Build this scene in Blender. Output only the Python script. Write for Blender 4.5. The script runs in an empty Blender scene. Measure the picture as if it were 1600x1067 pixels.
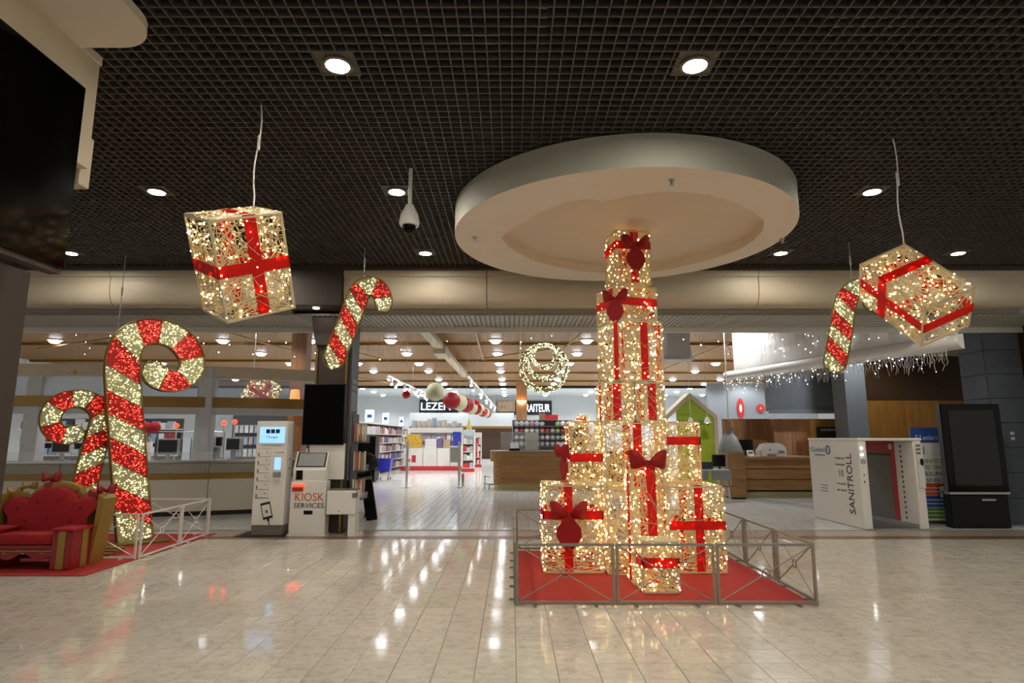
import bpy, bmesh, math, random
from mathutils import Vector, Matrix
R = math.radians
rnd = random.Random(7)
SC = bpy.context.scene
COL = SC.collection

# ---------------------------------------------------------------- camera
EYE = 1.65
FPX = 950.0
TILT = math.atan(151.5 / FPX)
cam = bpy.data.cameras.new('camera')
cam.sensor_width = 36.0
cam.lens = 36.0 * FPX / 1600.0
cam.clip_end = 300
cam_o = bpy.data.objects.new('camera', cam)
cam_o.location = (0, 0, EYE)
cam_o.rotation_euler = (math.pi / 2 + TILT, 0, 0)
COL.objects.link(cam_o)
SC.camera = cam_o

# ---------------------------------------------------------------- world and exposure
w = bpy.data.worlds.new('world')
SC.world = w
w.use_nodes = True
w.node_tree.nodes['Background'].inputs[0].default_value = (1.0, 0.93, 0.82, 1)
w.node_tree.nodes['Background'].inputs[1].default_value = 0.62
SC.view_settings.view_transform = 'Standard'
SC.view_settings.look = 'None'
SC.view_settings.exposure = 0.0
SC.view_settings.gamma = 1.0
SC.cycles.use_denoising = True
SC.cycles.use_adaptive_sampling = True
SC.cycles.adaptive_threshold = 0.04
SC.cycles.max_bounces = 6
SC.cycles.diffuse_bounces = 3
SC.cycles.glossy_bounces = 3
SC.cycles.transmission_bounces = 6
SC.cycles.transparent_max_bounces = 12
SC.cycles.sample_clamp_indirect = 6.0
MALL_LAMP = 360.0      # radiance of the downlights of the mall
STORE_LAMP = 16.0      # radiance of the downlights of the store
STORE_SPOT = 285.0     # watts of each shop downlight
LED = 8.0

# ---------------------------------------------------------------- helpers
def ray(x, y):
    a = (x - 800.0) / FPX
    b = (533.5 - y) / FPX
    return (a, math.cos(TILT) - b * math.sin(TILT), math.sin(TILT) + b * math.cos(TILT))

def G(x, y, z=0.0):
    r = ray(x, y)
    t = (z - EYE) / r[2]
    return Vector((r[0] * t, r[1] * t, z))

def D(x, y, Y):
    r = ray(x, y)
    t = Y / r[1]
    return Vector((r[0] * t, Y, EYE + r[2] * t))

def hx(s):
    s = s.lstrip('#')
    o = []
    for i in (0, 2, 4):
        c = int(s[i:i + 2], 16) / 255.0
        o.append(c / 12.92 if c <= 0.04045 else ((c + 0.055) / 1.055) ** 2.4)
    return (o[0], o[1], o[2], 1.0)

MATS = {}
def mat(name, col, rough=0.5, metal=0.0, var=0.06, scale=6.0, bump=0.0, spec=0.5, coat=0.0, alpha=1.0, trans=0.0):
    if name in MATS:
        return MATS[name]
    m = bpy.data.materials.new(name)
    m.use_nodes = True
    nt = m.node_tree
    b = nt.nodes['Principled BSDF']
    c = hx(col) if isinstance(col, str) else col
    tc = nt.nodes.new('ShaderNodeTexCoord')
    n = nt.nodes.new('ShaderNodeTexNoise')
    n.inputs['Scale'].default_value = scale
    n.inputs['Detail'].default_value = 4
    nt.links.new(tc.outputs['Object'], n.inputs['Vector'])
    mx = nt.nodes.new('ShaderNodeMix')
    mx.data_type = 'RGBA'
    lo = [max(0, v * (1 - var * 2)) for v in c[:3]] + [1]
    hi = [min(1, v * (1 + var * 2)) for v in c[:3]] + [1]
    mx.inputs[6].default_value = lo
    mx.inputs[7].default_value = hi
    nt.links.new(n.outputs['Fac'], mx.inputs[0])
    nt.links.new(mx.outputs[2], b.inputs['Base Color'])
    b.inputs['Roughness'].default_value = rough
    b.inputs['Metallic'].default_value = metal
    b.inputs['Specular IOR Level'].default_value = spec
    b.inputs['Coat Weight'].default_value = coat
    b.inputs['Coat Roughness'].default_value = 0.08
    b.inputs['Alpha'].default_value = alpha
    b.inputs['Transmission Weight'].default_value = trans
    if bump:
        bp = nt.nodes.new('ShaderNodeBump')
        bp.inputs['Strength'].default_value = bump
        bp.inputs['Distance'].default_value = 0.01
        nt.links.new(n.outputs['Fac'], bp.inputs['Height'])
        nt.links.new(bp.outputs['Normal'], b.inputs['Normal'])
    MATS[name] = m
    return m

def emit(name, col, strength, var=0.0):
    if name in MATS:
        return MATS[name]
    m = mat(name, col, 0.4)
    nt = m.node_tree
    b = nt.nodes['Principled BSDF']
    c = hx(col) if isinstance(col, str) else col
    b.inputs['Emission Color'].default_value = c
    b.inputs['Emission Strength'].default_value = strength
    return m

def led_mat(name, stops, strength):
    m = bpy.data.materials.new(name)
    m.use_nodes = True
    nt = m.node_tree
    b = nt.nodes['Principled BSDF']
    g = nt.nodes.new('ShaderNodeNewGeometry')
    cr = nt.nodes.new('ShaderNodeValToRGB')
    cr.color_ramp.interpolation = 'CONSTANT'
    el = cr.color_ramp.elements
    el[0].position = stops[0][0]; el[0].color = hx(stops[0][1])
    el[1].position = stops[1][0]; el[1].color = hx(stops[1][1])
    for p, c in stops[2:]:
        e = el.new(p); e.color = hx(c)
    nt.links.new(g.outputs['Random Per Island'], cr.inputs[0])
    nt.links.new(cr.outputs[0], b.inputs['Emission Color'])
    b.inputs['Emission Strength'].default_value = strength
    b.inputs['Base Color'].default_value = (0.6, 0.6, 0.6, 1)
    MATS[name] = m
    return m

def cloth_mat(name, col, trl=0.45, var=0.1):
    m = mat(name, col, 0.55, var=var, scale=14, bump=0.15)
    nt = m.node_tree
    b = nt.nodes['Principled BSDF']
    out = nt.nodes['Material Output']
    t = nt.nodes.new('ShaderNodeBsdfTranslucent')
    t.inputs['Color'].default_value = hx(col)
    mx = nt.nodes.new('ShaderNodeMixShader')
    mx.inputs[0].default_value = trl
    nt.links.new(b.outputs[0], mx.inputs[1])
    nt.links.new(t.outputs[0], mx.inputs[2])
    nt.links.new(mx.outputs[0], out.inputs[0])
    return m

def tag(o, label=None, cat=None, group=None, kind=None):
    if label: o['label'] = label
    if cat: o['category'] = cat
    if group: o['group'] = group
    if kind: o['kind'] = kind
    return o

def thing(name, label, cat, loc=(0, 0, 0), rz=0.0, group=None, rot=None):
    o = bpy.data.objects.new(name, None)
    o.empty_display_size = 0.1
    o.location = loc
    o.rotation_euler = rot if rot else (0, 0, rz)
    COL.objects.link(o)
    return tag(o, label, cat, group)

def inst(src, parent=None, loc=None, rz=None, scale=None):
    o = src.copy()
    COL.objects.link(o)
    if parent is not None: o.parent = parent
    if loc is not None: o.location = loc
    if rz is not None: o.rotation_euler = (0, 0, rz)
    if scale is not None: o.scale = scale
    return o

def copy_tree(o, parent=None):
    c = o.copy()
    COL.objects.link(c)
    c.parent = parent
    for ch in list(o.children):
        copy_tree(ch, c)
    return c

ICO_V = []
ICO_F = [(0,11,5),(0,5,1),(0,1,7),(0,7,10),(0,10,11),(1,5,9),(5,11,4),(11,10,2),(10,7,6),(7,1,8),(3,9,4),(3,4,2),(3,2,6),(3,6,8),(3,8,9),(4,9,5),(2,4,11),(6,2,10),(8,6,7),(9,8,1)]
_t = (1 + 5 ** 0.5) / 2
for p in [(-1,_t,0),(1,_t,0),(-1,-_t,0),(1,-_t,0),(0,-1,_t),(0,1,_t),(0,-1,-_t),(0,1,-_t),(_t,0,-1),(_t,0,1),(-_t,0,-1),(-_t,0,1)]:
    ICO_V.append(Vector(p).normalized())

class MB:
    def __init__(s):
        s.v = []; s.f = []
    def add(s, v, f):
        n = len(s.v)
        s.v.extend([tuple(p) for p in v])
        s.f.extend([tuple(i + n for i in q) for q in f])
        return s
    def box(s, x0, x1, y0, y1, z0, z1, M=None):
        v = [Vector(p) for p in ((x0,y0,z0),(x1,y0,z0),(x1,y1,z0),(x0,y1,z0),(x0,y0,z1),(x1,y0,z1),(x1,y1,z1),(x0,y1,z1))]
        if M is not None: v = [M @ p for p in v]
        return s.add(v, [(0,3,2,1),(4,5,6,7),(0,1,5,4),(1,2,6,5),(2,3,7,6),(3,0,4,7)])
    def cbox(s, c, d, M=None):
        return s.box(c[0]-d[0]/2, c[0]+d[0]/2, c[1]-d[1]/2, c[1]+d[1]/2, c[2]-d[2]/2, c[2]+d[2]/2, M)
    def rbox(s, x0, x1, y0, y1, z0, z1, b=0.02, M=None):
        b = min(b, (x1-x0)/2.01, (y1-y0)/2.01, (z1-z0)/2.01)
        bm = bmesh.new()
        bmesh.ops.create_cube(bm, size=1)
        for q in bm.verts:
            q.co = Vector(((x0+x1)/2 + q.co.x*(x1-x0), (y0+y1)/2 + q.co.y*(y1-y0), (z0+z1)/2 + q.co.z*(z1-z0)))
        bmesh.ops.bevel(bm, geom=list(bm.edges), offset=b, segments=2, affect='EDGES', profile=0.5)
        bm.verts.index_update()
        v = [(M @ q.co if M is not None else q.co.copy()) for q in bm.verts]
        f = [tuple(q.index for q in fc.verts) for fc in bm.faces]
        bm.free()
        return s.add(v, f)
    def bar(s, p, q, a, b=None, up=(0, 0, 1)):
        # square bar from p to q, a wide (across), b high
        b = b or a
        p = Vector(p); q = Vector(q)
        d = (q - p).normalized()
        u = Vector(up)
        if abs(d.dot(u)) > 0.98: u = Vector((0, 1, 0))
        x = d.cross(u).normalized(); y = x.cross(d)
        v = []
        for e in (p, q):
            for sx, sy in ((-1,-1),(1,-1),(1,1),(-1,1)):
                v.append(e + x*sx*a/2 + y*sy*b/2)
        return s.add(v, [(3,2,1,0),(4,5,6,7),(0,1,5,4),(1,2,6,5),(2,3,7,6),(3,0,4,7)])
    def tube(s, pts, r, n=6, closed=False):
        pts = [Vector(p) for p in pts]
        m = len(pts)
        rr = r if isinstance(r, (list, tuple)) else [r] * m
        v = []
        prev = None
        for i, p in enumerate(pts):
            if closed: d = pts[(i+1) % m] - pts[i-1]
            else: d = pts[min(i+1, m-1)] - pts[max(i-1, 0)]
            d.normalize()
            if prev is None:
                u = Vector((0,0,1)) if abs(d.z) < 0.9 else Vector((0,1,0))
                x = d.cross(u).normalized()
            else:
                x = (prev - d * prev.dot(d)).normalized()
            prev = x
            y = d.cross(x)
            for k in range(n):
                a = 2*math.pi*k/n
                v.append(p + (x*math.cos(a) + y*math.sin(a))*rr[i])
        f = []
        for i in range(m if closed else m-1):
            j = (i+1) % m
            for k in range(n):
                l = (k+1) % n
                f.append((i*n+k, i*n+l, j*n+l, j*n+k))
        if not closed:
            f.append(tuple(reversed(range(n))))
            f.append(tuple(range((m-1)*n, m*n)))
        return s.add(v, f)
    def lathe(s, prof, n=24, c=(0,0,0), M=None, a0=0.0, a1=2*math.pi):
        full = abs(a1-a0-2*math.pi) < 1e-6
        cnt = n if full else n+1
        v = []
        for r, z in prof:
            for k in range(cnt):
                a = a0 + (a1-a0)*k/n
                p = Vector((c[0]+r*math.cos(a), c[1]+r*math.sin(a), c[2]+z))
                v.append(M @ p if M is not None else p)
        f = []
        for i in range(len(prof)-1):
            for k in range(n):
                l = (k+1) % cnt
                f.append((i*cnt+k, i*cnt+l, (i+1)*cnt+l, (i+1)*cnt+k))
        if full:
            if prof[0][0] > 1e-5: f.append(tuple(reversed(range(cnt))))
            if prof[-1][0] > 1e-5: f.append(tuple(range((len(prof)-1)*cnt, len(prof)*cnt)))
        return s.add(v, f)
    def ext(s, poly, a, b, axis='y', M=None):
        # extrude a 2D polygon. axis y: poly is (x,z); axis z: (x,y); axis x: (y,z)
        n = len(poly)
        v = []
        for t in (a, b):
            for p in poly:
                if axis == 'y': q = Vector((p[0], t, p[1]))
                elif axis == 'z': q = Vector((p[0], p[1], t))
                else: q = Vector((t, p[0], p[1]))
                v.append(M @ q if M is not None else q)
        f = [tuple(range(n)), tuple(reversed(range(n, 2*n)))]
        for i in range(n):
            j = (i+1) % n
            f.append((j, i, n+i, n+j))
        return s.add(v, f)
    def ico(s, c, r):
        c = Vector(c)
        return s.add([c + p*r for p in ICO_V], ICO_F)
    def sph(s, c, r, nu=16, nv=10, sc=(1,1,1), M=None):
        prof = []
        for i in range(nv+1):
            a = -math.pi/2 + math.pi*i/nv
            prof.append((math.cos(a)*r, math.sin(a)*r))
        v = []
        for rr, z in prof:
            for k in range(nu):
                a = 2*math.pi*k/nu
                p = Vector((c[0]+max(rr,1e-4)*math.cos(a)*sc[0], c[1]+max(rr,1e-4)*math.sin(a)*sc[1], c[2]+z*sc[2]))
                v.append(M @ p if M is not None else p)
        f = []
        for i in range(nv):
            for k in range(nu):
                l = (k+1) % nu
                f.append((i*nu+k, i*nu+l, (i+1)*nu+l, (i+1)*nu+k))
        return s.add(v, f)
    def mesh(s, name, material, smooth=False):
        me = bpy.data.meshes.new(name)
        me.from_pydata(s.v, [], s.f)
        me.validate()
        bm = bmesh.new(); bm.from_mesh(me)
        if len(bm.faces) < 20000:
            bmesh.ops.recalc_face_normals(bm, faces=bm.faces)
        bm.to_mesh(me); bm.free()
        if smooth:
            me.shade_smooth()
            me.set_sharp_from_angle(angle=R(38))
        if material is not None:
            me.materials.append(material if not isinstance(material, str) else MATS[material])
        return me
    def build(s, name, material, parent=None, smooth=False, loc=None, label=None, kind=None):
        o = bpy.data.objects.new(name, s.mesh(name, material, smooth))
        COL.objects.link(o)
        if parent is not None: o.parent = parent
        if loc is not None: o.location = loc
        if label: o['label'] = label
        if kind: o['kind'] = kind
        return o

def text(name, s, size, material, parent, M, width=None, align='CENTER', ext=0.002, label=None, thin=0.0):
    cu = bpy.data.curves.new(name, 'FONT')
    cu.body = s
    cu.size = size
    cu.align_x = align
    cu.align_y = 'CENTER'
    cu.extrude = ext
    cu.offset = -thin
    cu.resolution_u = 3
    ob = bpy.data.objects.new(name + '_tmp', cu)
    COL.objects.link(ob)
    dg = bpy.context.evaluated_depsgraph_get()
    dg.update()
    me = bpy.data.meshes.new_from_object(ob.evaluated_get(dg))
    bpy.data.objects.remove(ob)
    bpy.data.curves.remove(cu)
    if width:
        xs = [v.co.x for v in me.vertices]
        k = width / max(1e-6, max(xs) - min(xs))
        for v in me.vertices: v.co.x *= k
    me.transform(M)
    me.materials.clear()
    me.materials.append(MATS[material] if isinstance(material, str) else material)
    o = bpy.data.objects.new(name, me)
    COL.objects.link(o)
    if parent is not None: o.parent = parent
    if label: o['label'] = label
    return o

def TF(x, y, z, rz=0.0, tilt=90.0, roll=0.0):
    # upright text facing -Y by default
    return Matrix.Translation((x, y, z)) @ Matrix.Rotation(rz, 4, 'Z') @ Matrix.Rotation(R(tilt), 4, 'X') @ Matrix.Rotation(roll, 4, 'Z')

# ---------------------------------------------------------------- materials
def floor_mat(name, base, dark, light, size, ox, oy, rough, spk=1.0, sy=None, bump=0.02):
    m = bpy.data.materials.new(name); m.use_nodes = True
    nt = m.node_tree; N = nt.nodes; L = nt.links
    b = N['Principled BSDF']
    geo = N.new('ShaderNodeNewGeometry')
    mp = N.new('ShaderNodeVectorMath'); mp.operation = 'SUBTRACT'
    mp.inputs[1].default_value = (ox, oy, 0)
    L.new(geo.outputs['Position'], mp.inputs[0])
    dv = N.new('ShaderNodeVectorMath'); dv.operation = 'DIVIDE'
    dv.inputs[1].default_value = (size, sy or size, 10)
    L.new(mp.outputs[0], dv.inputs[0])
    fl = N.new('ShaderNodeVectorMath'); fl.operation = 'FLOOR'
    L.new(dv.outputs[0], fl.inputs[0])
    wn = N.new('ShaderNodeTexWhiteNoise'); wn.noise_dimensions = '3D'
    L.new(fl.outputs[0], wn.inputs['Vector'])
    # offset the chip pattern for each tile
    sc = N.new('ShaderNodeVectorMath'); sc.operation = 'SCALE'; sc.inputs['Scale'].default_value = 7.0
    L.new(wn.outputs['Color'], sc.inputs[0])
    ad = N.new('ShaderNodeVectorMath'); ad.operation = 'ADD'
    L.new(geo.outputs['Position'], ad.inputs[0]); L.new(sc.outputs[0], ad.inputs[1])
    n1 = N.new('ShaderNodeTexNoise'); n1.inputs['Scale'].default_value = 11; n1.inputs['Detail'].default_value = 6; n1.inputs['Roughness'].default_value = 0.65
    L.new(ad.outputs[0], n1.inputs['Vector'])
    r1 = N.new('ShaderNodeValToRGB')
    r1.color_ramp.elements[0].position = 0.34; r1.color_ramp.elements[0].color = hx(dark)
    r1.color_ramp.elements[1].position = 0.66; r1.color_ramp.elements[1].color = hx(light)
    e = r1.color_ramp.elements.new(0.47); e.color = hx(base)
    L.new(n1.outputs['Fac'], r1.inputs[0])
    n2 = N.new('ShaderNodeTexVoronoi'); n2.inputs['Scale'].default_value = 26; n2.inputs['Randomness'].default_value = 1
    L.new(ad.outputs[0], n2.inputs['Vector'])
    r2 = N.new('ShaderNodeValToRGB')
    r2.color_ramp.elements[0].position = 0.12; r2.color_ramp.elements[0].color = (1,1,1,1)
    r2.color_ramp.elements[1].position = 0.2; r2.color_ramp.elements[1].color = (0,0,0,1)
    L.new(n2.outputs['Distance'], r2.inputs[0])
    sep = N.new('ShaderNodeSeparateColor'); L.new(n2.outputs['Color'], sep.inputs[0])
    gt = N.new('ShaderNodeMath'); gt.operation = 'GREATER_THAN'; gt.inputs[1].default_value = 0.8
    L.new(sep.outputs[0], gt.inputs[0])
    mu = N.new('ShaderNodeMath'); mu.operation = 'MULTIPLY'; L.new(r2.outputs[0], mu.inputs[0]); L.new(gt.outputs[0], mu.inputs[1])
    mu2 = N.new('ShaderNodeMath'); mu2.operation = 'MULTIPLY'; mu2.inputs[1].default_value = 0.62*spk; L.new(mu.outputs[0], mu2.inputs[0])
    mx = N.new('ShaderNodeMix'); mx.data_type = 'RGBA'; L.new(mu2.outputs[0], mx.inputs[0]); L.new(r1.outputs[0], mx.inputs[6]); mx.inputs[7].default_value = hx('#6b5a44')
    # value of each tile
    mr = N.new('ShaderNodeMapRange'); mr.inputs['To Min'].default_value = 0.93; mr.inputs['To Max'].default_value = 1.05
    L.new(wn.outputs['Value'], mr.inputs['Value'])
    hs = N.new('ShaderNodeHueSaturation'); L.new(mr.outputs[0], hs.inputs['Value']); L.new(mx.outputs[2], hs.inputs['Color'])
    L.new(hs.outputs[0], b.inputs['Base Color'])
    n3 = N.new('ShaderNodeTexNoise'); n3.inputs['Scale'].default_value = 3.5; n3.inputs['Detail'].default_value = 5
    L.new(geo.outputs['Position'], n3.inputs['Vector'])
    mr2 = N.new('ShaderNodeMapRange'); mr2.inputs['To Min'].default_value = rough*0.7; mr2.inputs['To Max'].default_value = rough*1.4
    L.new(n3.outputs['Fac'], mr2.inputs['Value']); L.new(mr2.outputs[0], b.inputs['Roughness'])
    bp = N.new('ShaderNodeBump'); bp.inputs['Strength'].default_value = bump; bp.inputs['Distance'].default_value = 0.004
    L.new(n1.outputs['Fac'], bp.inputs['Height']); L.new(bp.outputs[0], b.inputs['Normal'])
    b.inputs['Specular IOR Level'].default_value = 0.2
    MATS[name] = m
    return m

def wood_mat(name, c0, c1, scale=(1.0, 12.0, 12.0), rough=0.45):
    m = bpy.data.materials.new(name); m.use_nodes = True
    nt = m.node_tree; N = nt.nodes; L = nt.links
    b = N['Principled BSDF']
    tc = N.new('ShaderNodeTexCoord'); mp = N.new('ShaderNodeMapping'); mp.inputs['Scale'].default_value = scale
    L.new(tc.outputs['Object'], mp.inputs[0])
    n = N.new('ShaderNodeTexNoise'); n.inputs['Scale'].default_value = 1.6; n.inputs['Detail'].default_value = 7; n.inputs['Distortion'].default_value = 0.6
    L.new(mp.outputs[0], n.inputs['Vector'])
    r = N.new('ShaderNodeValToRGB'); r.color_ramp.elements[0].position = 0.3; r.color_ramp.elements[1].position = 0.7
    r.color_ramp.elements[0].color = hx(c0); r.color_ramp.elements[1].color = hx(c1)
    L.new(n.outputs['Fac'], r.inputs[0]); L.new(r.outputs[0], b.inputs['Base Color'])
    b.inputs['Roughness'].default_value = rough
    bp = N.new('ShaderNodeBump'); bp.inputs['Strength'].default_value = 0.1; bp.inputs['Distance'].default_value = 0.005
    L.new(n.outputs['Fac'], bp.inputs['Height']); L.new(bp.outputs[0], b.inputs['Normal'])
    MATS[name] = m
    return m

TS = 0.297
TOX = 0.03
TOY = G(800, 1060.7)[1]
floor_mat('floor_tile', '#ccc5b6', '#bdb5a3', '#d6d0c3', TS, TOX, TOY, 0.075)
floor_mat('shop_tile', '#d2d3cf', '#c4c6c2', '#dcdeda', 0.16, 0.0, 0.0, 0.12, 0.3, 0.32)
mat('grout', '#5f594e', 0.8)
mat('grout_grey', '#70726f', 0.8)
mat('band_brown', '#7a5f4c', 0.3)
mat('band_light', '#b6aa97', 0.2)
mat('grid_black', '#57534b', 0.5, 0.1)
mat('slab_black', '#0b0a0a', 0.9)
mat('duct_beige', '#d8ccb0', 0.6)
mat('joist_brown', '#6b4c2c', 0.7)
mat('plaster', '#c9bda4', 0.65, var=0.02)
mat('plaster_recess_shade', '#dccdb6', 0.6, var=0.02)  # shade of the recess put into the colour, darker than the underside
mat('plaster_warm', '#e6dccb', 0.6, var=0.02)
mat('fascia', '#bdb29b', 0.45, var=0.02)
mat('soffit_grey', '#8a867b', 0.6)
mat('slat_grey', '#b0ada2', 0.5)
mat('brown_dark', '#3a2f27', 0.55, var=0.1, scale=30)
mat('brown_wall', '#412c18', 0.5, var=0.08)
mat('black_gloss', '#040404', 0.12, spec=0.14)
mat('black_matte', '#0d0d0e', 0.5)
mat('black_plastic', '#0d0d0e', 0.35, spec=0.2)
mat('screen_off', '#0a0a0b', 0.12, spec=0.3)
mat('white_gloss', '#e2e0d9', 0.25, var=0.02)
mat('white_matte', '#d8d6d0', 0.6, var=0.02)
mat('grey_plastic', '#8c8f8f', 0.4)
mat('grey_dark', '#4b4f52', 0.5)
mat('grey_mid', '#6d6a60', 0.45)
mat('steel', '#a9a9a6', 0.3, 1.0, var=0.03)
mat('galv', '#8f8b82', 0.42, 0.7, var=0.04)
mat('chrome', '#cfcfcd', 0.12, 1.0, var=0.01)
mat('brass', '#a8823c', 0.35, 1.0, var=0.05)
mat('gold_paint', '#9a7b30', 0.4, 0.25)
mat('gold_band', '#8d6c2c', 0.35, 0.3)
mat('frame_gold', '#d6c9a4', 0.4, 0.3)
mat('frame_olive', '#7d6a2b', 0.45, 0.4)
mat('thread', '#e2d2a6', 0.5)
mat('tinsel_white', '#b9b48c', 0.35, 0.25, var=0.35, scale=45, bump=1.0)
mat('tinsel_red', '#c0160c', 0.35, 0.15, var=0.5, scale=45, bump=1.0)
cloth_mat('ribbon_red', '#ee1c0a', 0.5)
cloth_mat('bow_red', '#a80609', 0.25)
mat('carpet_red', '#ae2622', 0.75, var=0.08, scale=20, bump=0.2)
mat('sofa_red', '#a3121d', 0.8, var=0.12, scale=60, bump=0.3)
mat('sofa_red_dark', '#7c0d16', 0.8, var=0.1, scale=60)
mat('sofa_lacquer', '#8f0f18', 0.35)
mat('glass_clear', '#dfe8ea', 0.03, alpha=0.18)
mat('rim_grey', '#a3a294', 0.7, var=0.02)
mat('glass_blue', '#b9c8da', 0.05, alpha=0.35)
mat('slate', '#5a616c', 0.6, var=0.12, scale=12, bump=0.3)
mat('wall_grey', '#7d8388', 0.6, var=0.03)
mat('wall_grey_dark', '#6c7279', 0.6, var=0.04)
mat('wall_light', '#c3c7c9', 0.6, var=0.03)
mat('orange', '#c8612c', 0.5)
mat('print_black', '#191a1c', 0.5)
mat('print_grey', '#6e6e6e', 0.5)
mat('print_blue', '#2b4f9c', 0.5)
mat('print_navy', '#3a4c86', 0.5)
mat('print_green', '#5d8a33', 0.5)
mat('print_orange', '#cf5a26', 0.5)
mat('print_red', '#b52b2b', 0.5)
mat('lime', '#9fb62a', 0.55)
mat('cart_blue', '#2a35b4', 0.35)
mat('stone_band', '#8f8a7c', 0.3, var=0.1, scale=14)
mat('pale_gold', '#b9ad7c', 0.4)
mat('counter_white', '#c2bbad', 0.3, var=0.06, scale=40)
mat('paper', '#d6d2c6', 0.7)
mat('bronze_strip', '#9b8552', 0.3, 0.8)
wood_mat('wood_ceiling', '#70490e', '#8e6418', (0.3, 6, 6), 0.5)
wood_mat('wood_beam', '#8a6a3c', '#a98550', (6, 0.4, 6), 0.5)
wood_mat('wood_counter', '#8a6238', '#ab7f4c', (0.5, 9, 9), 0.35)
wood_mat('wood_brown', '#744c2a', '#93653a', (6, 6, 0.6), 0.45)
wood_mat('wood_pale', '#9a7250', '#b88c66', (6, 6, 0.6), 0.45)
wood_mat('wood_orange', '#85591f', '#9c6c2c', (6, 6, 0.6), 0.5)
emit('lamp_mall', '#fff6e8', MALL_LAMP)
emit('lamp_pillar', '#fff6e8', 40.0)
emit('lamp_store', '#f4f8ff', STORE_LAMP)
mat('screen_reflection', '#15110e', 0.06, spec=0.25)  # brown tone stands in for the reflection on the totem screen
emit('screen_blue', '#8fc0ff', 1.1)
emit('screen_white', '#cfe0f2', 1.3)
emit('led_red', '#ff2a12', 6.0)
emit('led_white_lamp', '#ffffff', 14.0)
emit('lamp_warm', '#ffc070', 9.0)
emit('sign_glow', '#e8f0ff', 4.0)
led_mat('led_warm', [(0.0, '#ffd684'), (0.45, '#ffe4a8'), (0.75, '#ffcc6c'), (0.88, '#fff4e0'), (0.95, '#dfe4ff'), (0.985, '#ffb0d8')], LED)
led_mat('led_cane', [(0.0, '#dcdc94'), (0.5, '#f0eeb4'), (0.85, '#fdffe8')], 3.2)
led_mat('led_redmix', [(0.0, '#ff2408'), (0.7, '#ff4a1c'), (0.92, '#ffa070')], 3.0)
led_mat('led_cool', [(0.0, '#f2f6ff'), (0.6, '#ffffff'), (0.85, '#fff2d8')], 9.0)
led_mat('led_ball', [(0.0, '#eef5b8'), (0.5, '#fdfde0'), (0.8, '#e0efb0')], 3.2)
# ================================================================ STRUCTURE
CEIL = 4.70
# ---- mall floor: grout bed, 300 nearest tiles as parts, the rest joined
fl = tag(MB().box(-16, 16, -4.0, 10.5, -0.10, -0.004).build('floor', 'grout'), 'beige terrazzo tiled floor of the mall concourse', kind='structure')
def tile_mesh(mb, cx, cy, s=TS, sy=None, g=0.0035, b=0.003, z=0.0):
    hx_ = s/2 - g/2; hy_ = (sy or s)/2 - g/2
    v = [(cx-hx_,cy-hy_,z-0.02),(cx+hx_,cy-hy_,z-0.02),(cx+hx_,cy+hy_,z-0.02),(cx-hx_,cy+hy_,z-0.02),
         (cx-hx_,cy-hy_,z-b),(cx+hx_,cy-hy_,z-b),(cx+hx_,cy+hy_,z-b),(cx-hx_,cy+hy_,z-b),
         (cx-hx_+b,cy-hy_+b,z),(cx+hx_-b,cy-hy_+b,z),(cx+hx_-b,cy+hy_-b,z),(cx-hx_+b,cy+hy_-b,z)]
    f = [(8,9,10,11)]
    for i in range(4):
        j = (i+1) % 4
        f += [(i, j, 4+j, 4+i), (4+i, 4+j, 8+j, 8+i)]
    mb.add(v, f)
tb = MB(); tile_mesh(tb, 0, 0)
tile0 = tb.build('tile', 'floor_tile', fl)
cells = []
for i in range(-40, 41):
    for j in range(-8, 60):
        cx = TOX + (i+0.5)*TS; cy = TOY + (j+0.5)*TS
        if cy + TS/2 > 10.52 or cy < 2.5 or abs(cx) > 11.6: continue
        dep = cy*math.cos(TILT) - EYE*math.sin(TILT)
        px = 800 + FPX*cx/dep
        py = 533.5 + FPX*(EYE*math.cos(TILT) + cy*math.sin(TILT))/dep - 0
        vis = (-40 < px < 1640) and cy > 4.3
        cells.append((0 if vis else 1, cy, cx))
cells.sort()
rest = MB()
for k, (nv, cy, cx) in enumerate(cells):
    if k == 0: tile0.location = (cx, cy, 0)
    elif k < 300: inst(tile0, fl, (cx, cy, 0))
    else: tile_mesh(rest, cx, cy)
rest.build('tile_field', 'floor_tile', fl, kind='stuff')

tag(MB().box(-16, 16, 10.5, 10.5 + 0.30, -0.1, 0.0).build('trim_1', 'band_brown'), 'brown tile strip across the floor at the shop entrance', kind='structure')
tag(MB().box(-16, 16, 10.803, 11.4, -0.1, 0.0).build('trim_2', 'band_light'), 'pale threshold strip of the shop floor', kind='structure')
f2 = tag(MB().box(-22, 20, 11.4, 54, -0.1, -0.003).build('floor.001', 'grout_grey'), 'light grey tiled shop floor beyond the entrance', kind='structure')
sf = MB()
for i in range(-56, 56):
    for j in range(36, 75):
        tile_mesh(sf, (i+0.5)*0.16, (j+0.5)*0.32, 0.16, 0.32, 0.006, 0.002)
sf.build('tile_field', 'shop_tile', f2, kind='stuff')
MB().box(-22, 20, 24.001, 54, -0.05, 0.0).build('tile_field', 'shop_tile', f2, kind='stuff')
MB().box(-22, -8.97, 11.53, 24.0, -0.05, 0.0).build('tile_field', 'shop_tile', f2, kind='stuff')
MB().box(8.97, 20, 11.53, 24.0, -0.05, 0.0).build('tile_field', 'shop_tile', f2, kind='stuff')

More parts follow.
